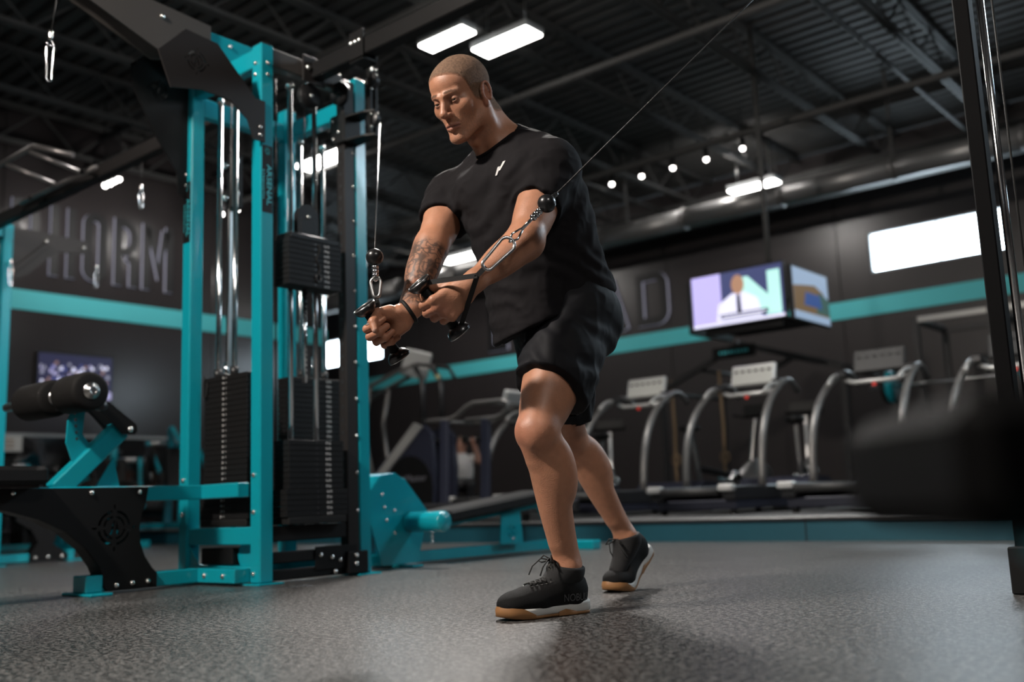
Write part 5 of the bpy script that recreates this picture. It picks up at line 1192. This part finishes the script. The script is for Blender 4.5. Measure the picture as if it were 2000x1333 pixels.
# local frame: x heel->toe, y to the foot's left, z up
F_ = Field()
F_.ell((.212, .0, .046), (.082, .050, .038), None, .02); F_.ell((.250, .006, .040), (.045, .041, .027), None, .02)
F_.cap((.185, 0, .046), (.095, 0, .084), .042, .036, .03); F_.cap((.165, 0, .045), (.06, 0, .05), .042, .038, .02)
F_.ell((.050, 0, .055), (.051, .039, .058), None, .02); F_.cap((.022, 0, .08), (.018, 0, .092), .020, .015, .02)
F_.cap((.045, 0, .07), (.09, 0, .085), .037, .036, .02)
F_.cap((.098, 0, .098), (.104, 0, .132), .030, .022, .02)
F_.ell((.058, 0, .128), (.038, .031, .040), None, .006, 's')          # collar opening
D, lo_, h = field_grid(F_, (-.03, -.075, .005), (.32, .075, .17), .0023); D = cut(D, lo_, h, A_(0, 0, .022), A_(0, 0, -1), .004)
UV, UQ = surface_nets(D, lo_, h); UV = relax(UV, UQ, 1, .4)
def outline(g=0.):
    up_ = [(0, .0), (.01, .030), (.05, .037), (.10, .036), (.15, .041), (.20, .050), (.235, .051), (.265, .044), (.285, .028), (.295, .008)]
    lw = [(.294, -.010), (.28, -.030), (.255, -.044), (.21, -.050), (.16, -.044), (.10, -.037), (.05, -.036), (.01, -.028)]
    P_ = up_+lw; n = len(P_); out = []
    for i in range(n):      # Catmull-Rom refine
        p0, p1, p2, p3 = [np.array(P_[(i+k-1) % n]) for k in range(4)]
        for t in (0, .25, .5, .75): out.append(.5*((2*p1)+(-p0+p2)*t+(2*p0-5*p1+4*p2-p3)*t*t+(-p0+3*p1-3*p2+p3)*t**3))
    c = np.array([.145, 0]); return [tuple(p+(p-c)/np.linalg.norm(p-c)*g) for p in out]
def loft(rings):
    vs, fs = [], []; n = len(rings[0][0])
    for pts, z in rings: vs += [(x, y, z(x) if callable(z) else z) for x, y in pts]
    for i in range(len(rings)-1):
        for k in range(n): fs.append((i*n+k, i*n+(k+1) % n, (i+1)*n+(k+1) % n, (i+1)*n+k))
    fs += [tuple(range(n))[::-1], tuple(range((len(rings)-1)*n, len(rings)*n))]; return vs, fs
rise = lambda x: .004*max(0, (x-.2)/.095)**2
heelz = lambda x: .030+.010*max(0, (.09-x)/.09)
MIDM = loft([(outline(-.003), lambda x: .007+rise(x)*2.2), (outline(.004), lambda x: .012+rise(x)*2.2), (outline(.0045), lambda x: heelz(x)*.8+rise(x)), (outline(.002), lambda x: heelz(x)+rise(x)), (outline(-.006), lambda x: heelz(x)+rise(x))])
OUTM = loft([(outline(-.006), lambda x: .0+rise(x)*2.5), (outline(.002), lambda x: .002+rise(x)*2.5), (outline(.003), lambda x: .009+rise(x)*2.2), (outline(-.004), lambda x: .0095+rise(x)*2.2)])
toe_o = [(x, y) for x, y in outline(.0065) if x > .195]
toe_o = sorted(toe_o, key=lambda p: atan2(p[1], p[0]-.19))
def toe_cap():
    n = len(toe_o); vs, fs = [], []
    for dz, g in ((.001, -.006), (.003, .0), (.02, .001), (.0305, -.0025)):
        for x, y in toe_o:
            t = min(1, max(0, (x-.195)/.05)); zz = .001+(dz-.001)*(.25+.75*t)+rise(x)*2.
            vs.append((x+(x-.19)/.1*g, y*(1+g*8), zz))
    for i in range(3):
        for k in range(n-1): fs.append((i*n+k, i*n+k+1, (i+1)*n+k+1, (i+1)*n+k))
    return vs, fs
def shoe(name, ankle_xy, heel_pt, fd, bend, label, txt):
    """bend: heel lift angle about the ball of the foot"""
    fd = nrm(fd); lf = np.cross(UP, fd); o = A_(*heel_pt)
    xb, zb = .205, .004
    def tr(P_):
        P_ = np.asarray(P_, float).copy()
        if bend:
            x, z = P_[:, 0]-xb, P_[:, 2]-zb; w_ = sstep(.045, -.06, x); a = bend*w_
            xr = x*np.cos(a)+z*np.sin(a)*1.0; zr = -x*np.sin(a)+z*np.cos(a); P_[:, 0] = xr+xb; P_[:, 2] = zr+zb
        return o+P_[:, 0:1]*fd+P_[:, 1:2]*lf+P_[:, 2:3]*UP-PBASE
    uv = tr(UV)
    sh = np_mesh(name, uv, UQ, UPP, man, label=label)
    for nm, (vs, fs), m_ in (('midsole', MIDM, MID), ('outsole', OUTM, GUM), ('toe_guard', toe_cap(), GUM)):
        b_ = MB(); b_.add(tr(vs), fs, True); b_.build(nm, m_, sh)
    arch = [(x, y) for x, y in outline(.006) if .055 < x < .135 and y > 0]
    b_ = MB(); n = len(arch); vs = [(x, y, .002) for x, y in arch]+[(x, y, .020-.25*abs(x-.095)) for x, y in arch]+[(x, y-.008, .020-.25*abs(x-.095)) for x, y in arch]
    b_.add(tr(vs), [(i, i+1, n+i+1, n+i) for i in range(n-1)]+[(n+i, n+i+1, 2*n+i+1, 2*n+i) for i in range(n-1)], True); b_.build('arch_wrap', GUM, sh)
    # quarter panels: laces over the throat
    bv = BVHTree.FromPolygons([Vector(v) for v in UV], [tuple(map(int, f)) for f in UQ])
    def top(x, y, lift=.003):
        r = bv.ray_cast(Vector((x, y, .3)), Vector((0, 0, -1))); return (x, y, (r[0].z if r[0] is not None else .08)+lift)
    for k in range(6):
        x = .198-.016*k; wd_ = .021+.0012*k
        for s in (-1, 1):
            pts = [top(x-.016*t, s*wd_*(1-2*t), .0035) for t in np.linspace(0, 1, 9)]
            b_ = MB(); b_.tube(tr(pts), .0028, 6); b_.build('lace', LACE, sh)
            e_ = tr([top(x, s*(wd_+.002), .0008)])[0]; MB().tube([e_+A_(*(fd*cos(a)*.0035+lf*sin(a)*.0035)) for a in np.linspace(0, 2*pi, 9)[:-1]], .0009, 5, True).build('eyelet', BOLT, sh)
    for s in (-1, 1):
        p = top(.112, s*.004, .006); b_ = MB(); b_.tube(tr([p, (p[0]+.015, s*.02, p[2]+.014), (p[0]+.026, s*.036, p[2]-.002), (p[0]+.018, s*.03, p[2]-.006), (p[0]+.004, s*.008, p[2]-.001)]), .0026, 6); b_.build('lace_bow', LACE, sh)
        b_ = MB(); b_.tube(tr([p, (p[0]+.03, s*.022+.008, p[2]+.006), (p[0]+.06, s*.03+.016, p[2]-.015), (p[0]+.075, s*.032+.022, p[2]-.038)]), .0022, 6); b_.build('lace_end', LACE, sh)
    if txt:
        me = text_mesh('NOBULL', .030, .0003, .82); vv = np.array([v.co[:] for v in me.vertices])
        out = []
        for x, y, z in vv:
            px, pz = .055+(-x)*1., .040+y*1.+.0*x
            r = bv.ray_cast(Vector((px, .12, pz)), Vector((0, -1, 0))); yy = r[0].y if r[0] is not None else .02
            out.append((px, yy+.0012, pz))
        out = tr(out)
        for v, p in zip(me.vertices, out): v.co = p
        me.flip_normals(); link('lettering', me, SHT, sh)
        me = text_mesh('NOBULL', .012, .0003, .9); vv = np.array([v.co[:] for v in me.vertices])
        out = []
        for x, y, z in vv:
            py, px = x*.9+.002, .128-y*.8
            t3 = top(px, py, .0012); out.append(t3)
        out = tr(out)
        for v, p in zip(me.vertices, out): v.co = p
        link('lettering', me, SHW, sh)
    return sh
hl_ = J['Lank']-FDL*.062; shoe('shoe', None, (hl_[0], hl_[1], 0), FDL, 0., 'front black training shoe flat on the floor', True)
shoe('shoe', None, (.311-FDR[0]*.285, 3.64-FDR[1]*.285, 0), FDR, radians(38), 'rear black training shoe with lifted heel', False)

# ================================================================== handles, straps, hooks, stopper balls and cables
BALL = mat('stopper_ball', (.01, .01, .011), .3, coat=.3, var=.1); STRAP = mat('black_webbing', (.012, .012, .013), .8, bump=.4, bscale=500, var=.1)
CABM = mat('coated_cable', (.03, .03, .032), .35, .3, bump=.6, bscale=300, var=.2)
def handle(hand_, label, ball, cab_end, wpt):
    hq, X, Y, Z = hand_; K_ = 1.13
    c0, c1 = hq(.081, .066, -.034), hq(.081, -.064, -.034)          # bar ends (thumb side, little-finger side)
    ax = nrm(c0-c1); base = (c0+c1)/2; B0 = A_(base[0], base[1], base[2])
    t = thing('cable_attachment', cf(*B0), label, 'cable attachment', rz=YAW)
    L_ = lambda p: A_(*p)-B0
    MB().cyl(L_(c1), L_(c0), .0155, 18).build('grip', RUB, t)
    for c, s in ((c0, 1), (c1, -1)):
        d = MB().lathe(L_(c)-ax*s*.006, ax*s, [(0, .014), (.002, .022), (.010, .031), (.020, .036), (.026, .0365), (.026, .032), (.016, .022), (.014, 0)], 32).build('end_disc', BALL, t)
        MB().tube([L_(c)+ax*s*.0205+(nrm(np.cross(ax, X))*cos(a)+nrm(np.cross(ax, np.cross(ax, X)))*sin(a))*.0345 for a in np.linspace(0, 2*pi, 33)[:-1]], .0022, 6, True).build('rim', STL, d)
    w0 = A_(*wpt)                                                # where the two strap legs meet
    e0, e1 = c0+ax*.016, c1-ax*.016
    def strap(p, q, mid=None):
        m_ = MB(); pts = [p, mid, q] if mid is not None else [p, q]
        for a, b in zip(pts[:-1], pts[1:]): m_.beam(L_(a), L_(b), .014, .0028, .0, tuple(VF))
        m_.build('strap', STRAP, t)
    sag = -Z*.0
    strap(e0, w0, e0+(w0-e0)*.12+Z*.012 if False else None); strap(e1, w0)
    bl = A_(*ball); u = nrm(bl-w0); s0 = w0; dist = np.linalg.norm(bl-w0)
    hk0 = w0+u*min(.045, .12*dist); Lc = float(np.clip(dist-.19, .048, .105)); hk1 = hk0+u*Lc; ey = min(.05, max(.018, dist-.075-Lc-min(.045, .12*dist)))
    strap(w0, hk0)
    sd = nrm(np.cross(u, VF)); carabiner(MB(), L_((hk0+hk1)/2), Lc+.014, .042 if Lc > .08 else .03, .0048, u, sd).build('snap_hook', STL, t)
    m_ = MB(); m_.tube([L_(hk1-u*.004), L_(hk1+sd*.011+u*ey*.4), L_(hk1+u*ey+sd*.003)], .0032, 8); m_.tube([L_(hk1-u*.004), L_(hk1-sd*.011+u*ey*.4), L_(hk1+u*ey-sd*.003)], .0032, 8); m_.build('cable_eye', CHR, t)
    e_ = bl-u*.024; m_ = MB(); ds = np.linalg.norm(e_-hk1)-.04
    for k in range(3): m_.lathe(L_(e_)-u*(.004+k*.013), -u, [(0, .008), (.002, .0105), (.009, .0105), (.011, .008)], 14)
    m_.build('cable_swage', CHR, t)
    MB().tube([L_(hk1+u*ey*.9), L_(e_)], .005, 8).build('thimble', CHR, t)
    MB().sphere(L_(bl), .0265, 28).build('stopper_ball', BALL, t)
    ce = A_(*cab_end); u2 = nrm(ce-bl)
    MB().lathe(L_(bl)+u2*.024, u2, [(0, .009), (.008, .009), (.012, .006), (.018, .0075), (.024, .004)], 12).build('ferrule', CHR, t)
    MB().tube([L_(bl+u2*.03), L_(ce)], .0026, 8).build('cable', CABM, t)
    return t
def to_cam(p): c, s = cos(YAW), sin(YAW); return A_(c*p[0]+s*p[1], -s*p[0]+c*p[1], p[2])
handle(hL, 'handle with black grip in his nearer left hand, cable rising to the right', (.113, 2.72, 1.161), to_cam((-1.05, 3.33, 2.45)), (-.088, 2.655, .945))
handle(hR, 'handle with black grip in his far right hand, cable rising to the tower', (-.404, 2.92, 1.075), to_cam((-3.66, 3.36, 2.30)), (-.398, 2.90, .938))

# ================================================================== deep background: racks, bikes, ropes, plate machines, a seated lifter
RIGM = mat('rig_steel', (.03, .03, .032), .45, .2, var=.15)
RG = (-5.6, 11.0, PZ)
rig = thing('training_rig', RG, 'dark training rig with sloping top bars and teal nameplate behind the televisions', 'rig')
for (x, y) in ((-1.15, 0), (1.25, 0), (-1.15, 1.6), (1.25, 1.6), (0, -.0)):
    if x: MB().bb(x-.035, x+.035, y-.035, y+.035, 0, 1.5, .004).build('upright', RIGM, rig)
for y in (0, 1.6):
    MB().beam((-1.15, y, 1.5), (0, y, 1.97), .06, .07, .004).build('top_bar', RIGM, rig); MB().beam((0, y, 1.97), (1.25, y, 1.54), .06, .07, .004).build('top_bar', RIGM, rig)
for x, z in ((-1.15, 1.48), (-.6, 1.72), (0, 1.95), (.6, 1.74), (1.25, 1.52)): MB().cyl((x, 0, z), (x, 1.6, z), .025, 8).build('cross_bar', RIGM, rig)
MB().bb(-.36, .22, -.05, -.03, 1.8, 1.95, .004).build('nameplate', BLK, rig)
for k in range(9): MB().bb(-.26+.045*k, -.235+.045*k+.008*(k % 2), -.054, -.05, 1.86, 1.895).build('print_mark', mat('nameplate_teal', (.05, .5, .56), .5, var=.05), rig)
RG2 = (-3.4, 12.0, PZ)
rk = thing('power_rack', RG2, 'tall dark power rack with pale top bar right of the televisions', 'rack')
for (x, y) in ((-.42, 0), (.42, 0), (-.42, 1.1), (.42, 1.1)): MB().bb(x-.035, x+.035, y-.035, y+.035, 0, 2.15, .004).build('upright', RIGM, rk)
for y in (0, 1.1): MB().bb(-.42, 1.6, y-.03, y+.03, 2.08, 2.15, .004).build('top_bar', SILV if y == 0 else RIGM, rk)
for x in (-.42, .42): MB().bb(x-.03, x+.03, 0, 1.1, 2.08, 2.15, .004).build('side_bar', RIGM, rk); MB().bb(x-.03, x+.03, 0, 1.1, .9, .96, .004).build('safety_arm', RIGM, rk)
for (x, y) in ((1.6, 0), (1.6, 1.1)): MB().bb(x-.035, x+.035, y-.035, y+.035, 0, 2.15, .004).build('upright', RIGM, rk)
bar = thing('barbell', (-3.4, 11.9, PZ+1.35), 'long steel barbell racked on the dark power rack', 'barbell')
MB().cyl((-1.0, 0, 0), (1.0, 0, 0), .015, 10).build('bar', STL, bar)
for s in (-1, 1):
    for k in range(2): MB().lathe((s*(.72+.05*k), 0, 0), (s, 0, 0), [(0, 0), (0, .2), (.035, .2), (.035, 0)], 24).build('plate', RUB if k else TEAL, bar)
for s in (-1, 1): MB().bb(s*.42-.02, s*.42+.02, -.0, .1, -.04, -.016).build('hook', RIGM, bar)
def bike(loc, label, rz):
    t = thing('stationary_bike', loc, label, 'exercise bike', 'bikes behind the treadmills', rz)
    MB().lathe((-.03, .45, .3), (1, 0, 0), [(0, 0), (0, .23), (.02, .25), (.04, .25), (.06, .23), (.06, 0)], 26).build('flywheel', STL, t)
    MB().beam((0, .45, .3), (0, -.35, .45), .05, .07, .006).build('frame', BLK, t); MB().beam((0, -.3, .08), (0, -.42, .85), .04, .05, .005).build('seat_post', STL, t)
    MB().beam((0, .35, .25), (0, .5, 1.0), .04, .05, .005).build('bar_post', STL, t); MB().tube([(-.2, .35, 1.06), (-.2, .52, 1.04), (.2, .52, 1.04), (.2, .35, 1.06)], .016, 8).build('handlebar', BLK, t)
    MB().sphere((0, -.44, .9), (.11, .14, .045), 12).build('saddle', VIN, t)
    for y in (-.5, .6): MB().bb(-.28, .28, y-.04, y+.04, 0, .06, .008).build('foot_bar', BLK, t)
    MB().beam((0, -.5, .05), (0, .6, .05), .05, .05, .004).build('base_rail', BLK, t)
    MB().cyl((-.12, .05, .32), (.12, .05, .32), .05, 12).sphere((.1, .05, .38), .045, 10).build('crank_cover', CHR, t); MB().bb(-.18, .18, .48, .52, 1.05, 1.17, .008).build('monitor', BELT, t)
    return t
bike((-7.1, 10.2, PZ), 'exercise bike between the man and the first pale treadmill console', .5); bike((-5.45, 10.1, PZ), 'exercise bike seen through the treadmill under the televisions', -.4); bike((-4.55, 10.2, PZ), 'exercise bike seen through the dark-console treadmill', .3)
ROPE = mat('brown_rope', (.25, .17, .10), .8, bump=.5, bscale=120, var=.2)
for x, z1, lb in ((-7.32, 1.55, 'brown rope hanging from the rig, nearest the man'), (-6.62, 1.6, 'brown rope hanging from the rig beside the first pale console')):
    t = thing('climbing_rope', (x+.6, 11.2, PZ), lb, 'rope'); MB().tube([(0, 0, z1+.1), (.01, 0, 1.0), (-.01, 0, .5), (.02, 0, .02)], .02, 8).build('rope', ROPE, t); MB().tube([(.06*cos(a), 0, .62+.07*sin(a)) for a in np.linspace(0, 2*pi, 13)[:-1]], .012, 6, True).build('loop', ROPE, t)
def plate_machine(loc, label, rz, hgt):
    t = thing('plate_machine', loc, label, 'gym machine', 'machines along the left wall', rz)
    MB().bb(-.55, .55, -.04, .04, .0, .08, .006).build('base_rail', TEAL, t); MB().bb(-.5, -.42, -.4, .4, 0, .07, .006).build('cross_foot', TEAL, t)
    MB().beam((-.45, 0, .05), (-.3, 0, hgt), .07, .09, .006).build('mast', TEAL, t); MB().beam((-.3, 0, hgt), (.15, 0, hgt-.25), .06, .08, .006).build('top_arm', TEAL, t)
    for s in (-1, 1):
        MB().beam((-.3, s*.3, hgt*.85), (.35, s*.3, hgt*.55), .05, .06, .005).build('press_arm', TEAL, t)
        MB().cyl((-.32, s*.02, hgt*.85), (-.32, s*.32, hgt*.85), .03, 10).build('pivot', STL, t)
        MB().lathe((.1, s*.34, hgt*.66), (0, s, 0), [(0, 0), (0, .2), (.04, .2), (.045, .06), (.08, .05), (.08, 0)], 24).build('weight_plate', RUB, t)
        MB().lathe((.1, s*.42, hgt*.66), (0, s, 0), [(0, .05), (.01, .05), (.012, 0)], 12).build('hub', STL, t)
    MB().box((.2, 0, .45), (.4, .3, .07), .015).build('seat_pad', VIN, t); MB().box((-.02, 0, .75), (.07, .28, .55), .015, Matrix.Rotation(radians(-12), 3, 'Y')).build('back_pad', VIN, t)
    MB().beam((.2, 0, .06), (.2, 0, .42), .06, .06, .005).build('seat_post', TEAL, t)
    return t
plate_machine((-11.35, 6.05, 0), 'teal plate machine by the left wall, straight behind the roller pads', -.5, 1.2); plate_machine((-11.3, 4.7, 0), 'teal plate machine by the left wall nearest the left edge', -.4, 1.1)
plate_machine((-11.5, 6.98, PZ), 'taller teal plate machine on the platform beside the tower post', -.3, 1.28); plate_machine((-10.3, 5.35, 0), 'low teal plate machine seen under the curved seat plate', .6, .8)
rk2 = thing('dumbbell_rack', (-12.25, 5.6, 0), 'dark dumbbell rack along the left wall mirror', 'rack')
for z in (.35, .7): MB().bb(-.16, .16, -1.32, .89, z, z+.04, .005).build('shelf', RIGM, rk2)
for y in (-1.29, -.235, .86): MB().bb(-.18, .18, y-.03, y+.03, 0, .8, .005).build('upright', RIGM, rk2)
db0 = None; nth = ('first', 'second', 'third', 'fourth', 'fifth', 'sixth', 'seventh', 'eighth', 'ninth', 'tenth')
for zi, z in enumerate((.39, .74)):
    for k in range(10):
        lb = '%s dumbbell from the left on the %s shelf of the rack by the mirror' % (nth[k], ('lower', 'upper')[zi]); p = (-12.25, 4.42+.21*k, z+.062)
        if db0 is None:
            db0 = thing('dumbbell', p, lb, 'dumbbell', 'dumbbells on the wall rack'); MB().cyl((-.08, 0, 0), (.08, 0, 0), .016, 10).build('handle_bar', STL, db0)
            for s in (-1, 1): MB().lathe((s*.06, 0, 0), (s, 0, 0), [(0, 0), (0, .052), (.01, .06), (.06, .06), (.07, .045), (.07, 0)], 12).build('head', RUB, db0)
        else: dup(db0, p, lb)
sgn = thing('notice_board', (XL+.03, 5.32, 1.18), 'small white notice low on the left wall', 'notice')
MB().bb(0, .02, -.22, .22, .0, .19, .003).build('board', mat('notice_white', (.6, .6, .58), .6, var=.1), sgn)
for k in range(3): MB().bb(.02, .0215, -.15, .12, .04+.045*k, .06+.045*k).build('print_line', mat('notice_tan', (.3, .2, .12), .6, var=.1), sgn)
# seated lifter far behind, arms raised
G = Field(); q0 = A_(0, 0, 0)
G.ell((0, 0, 1.06), (.085, .1, .12), None, .03); G.cap((0, .0, .95), (0, .02, .85), .055, .06, .03); G.ell((0, .03, .68), (.17, .12, .26), None, .05); G.ell((0, .05, .47), (.18, .16, .12), None, .05)
for s in (-1, 1):
    G.cap((s*.17, .02, .86), (s*.27, -.08, .80), .058, .05, .04); G.cap((s*.27, -.08, .80), (s*.20, -.12, 1.06), .045, .032, .03); G.ell((s*.19, -.13, 1.10), (.04, .045, .05), None, .02)
    G.cap((s*.1, 0, .46), (s*.17, -.42, .46), .085, .065, .05); G.cap((s*.17, -.42, .46), (s*.17, -.40, .06), .058, .042, .04); G.cap((s*.17, -.38, .045), (s*.18, -.56, .04), .042, .036, .03)
V, Q = surface_nets(*field_grid(G, (-.4, -.7, -.02), (.4, .25, 1.25), .012)); c_ = np.tile(A_(.42, .22, .16), (len(V), 1))
c_[(V[:, 2] > .55) & (V[:, 2] < .93) & (np.abs(V[:, 0]) < .2) & (V[:, 1] > -.115)] = (.6, .6, .6); c_[(V[:, 2] < .57)] = (.03, .03, .035); c_[(V[:, 2] < .07)] = (.3, .3, .3); c_[(V[:, 2] > 1.12) & (np.abs(V[:, 0]) < .1)] = (.12, .07, .05)
lf = np_mesh('person', V*.86, Q, SKIN, cols=c_, loc=(-8.62, 9.2, PZ), rot=(0, 0, .6), label='small blurred person in white shirt sitting with raised arms far behind', cat='person')
bn = thing('flat_bench', (-8.62, 9.2, PZ), 'low black bench under the far seated person', 'bench', rz=.6)
MB().box((0, .25, .25), (.3, 1.0, .07), .015).build('bench_pad', VIN, bn); MB().box((0, .25, .19), (.08, .9, .05), .005).build('rail', TEAL, bn)
for y in (-.12, .62): MB().bb(-.22, .22, y-.03, y+.03, 0, .05, .005).bb(-.03, .03, y-.03, y+.03, .05, .17, .004).build('leg', TEAL, bn)
for s in (-1, 1):
    d = thing('dumbbell', cf(0, 0, 0), 'dumbbell raised in the far person\'s %s hand' % ('right' if s < 0 else 'left'), 'dumbbell'); R_ = Matrix.Rotation(.6, 3, 'Z'); p = R_ @ Vector((s*.163, -.12, .96)); d.location = (-8.62+p.x, 9.2+p.y, PZ+p.z); d.rotation_euler = (0, 0, .6)
    MB().cyl((-.1, 0, 0), (.1, 0, 0), .015, 8).build('handle_bar', STL, d)
    for q in (-1, 1): MB().lathe((q*.07, 0, 0), (q, 0, 0), [(0, 0), (0, .05), (.06, .05), (.06, 0)], 12).build('head', RUB, d)
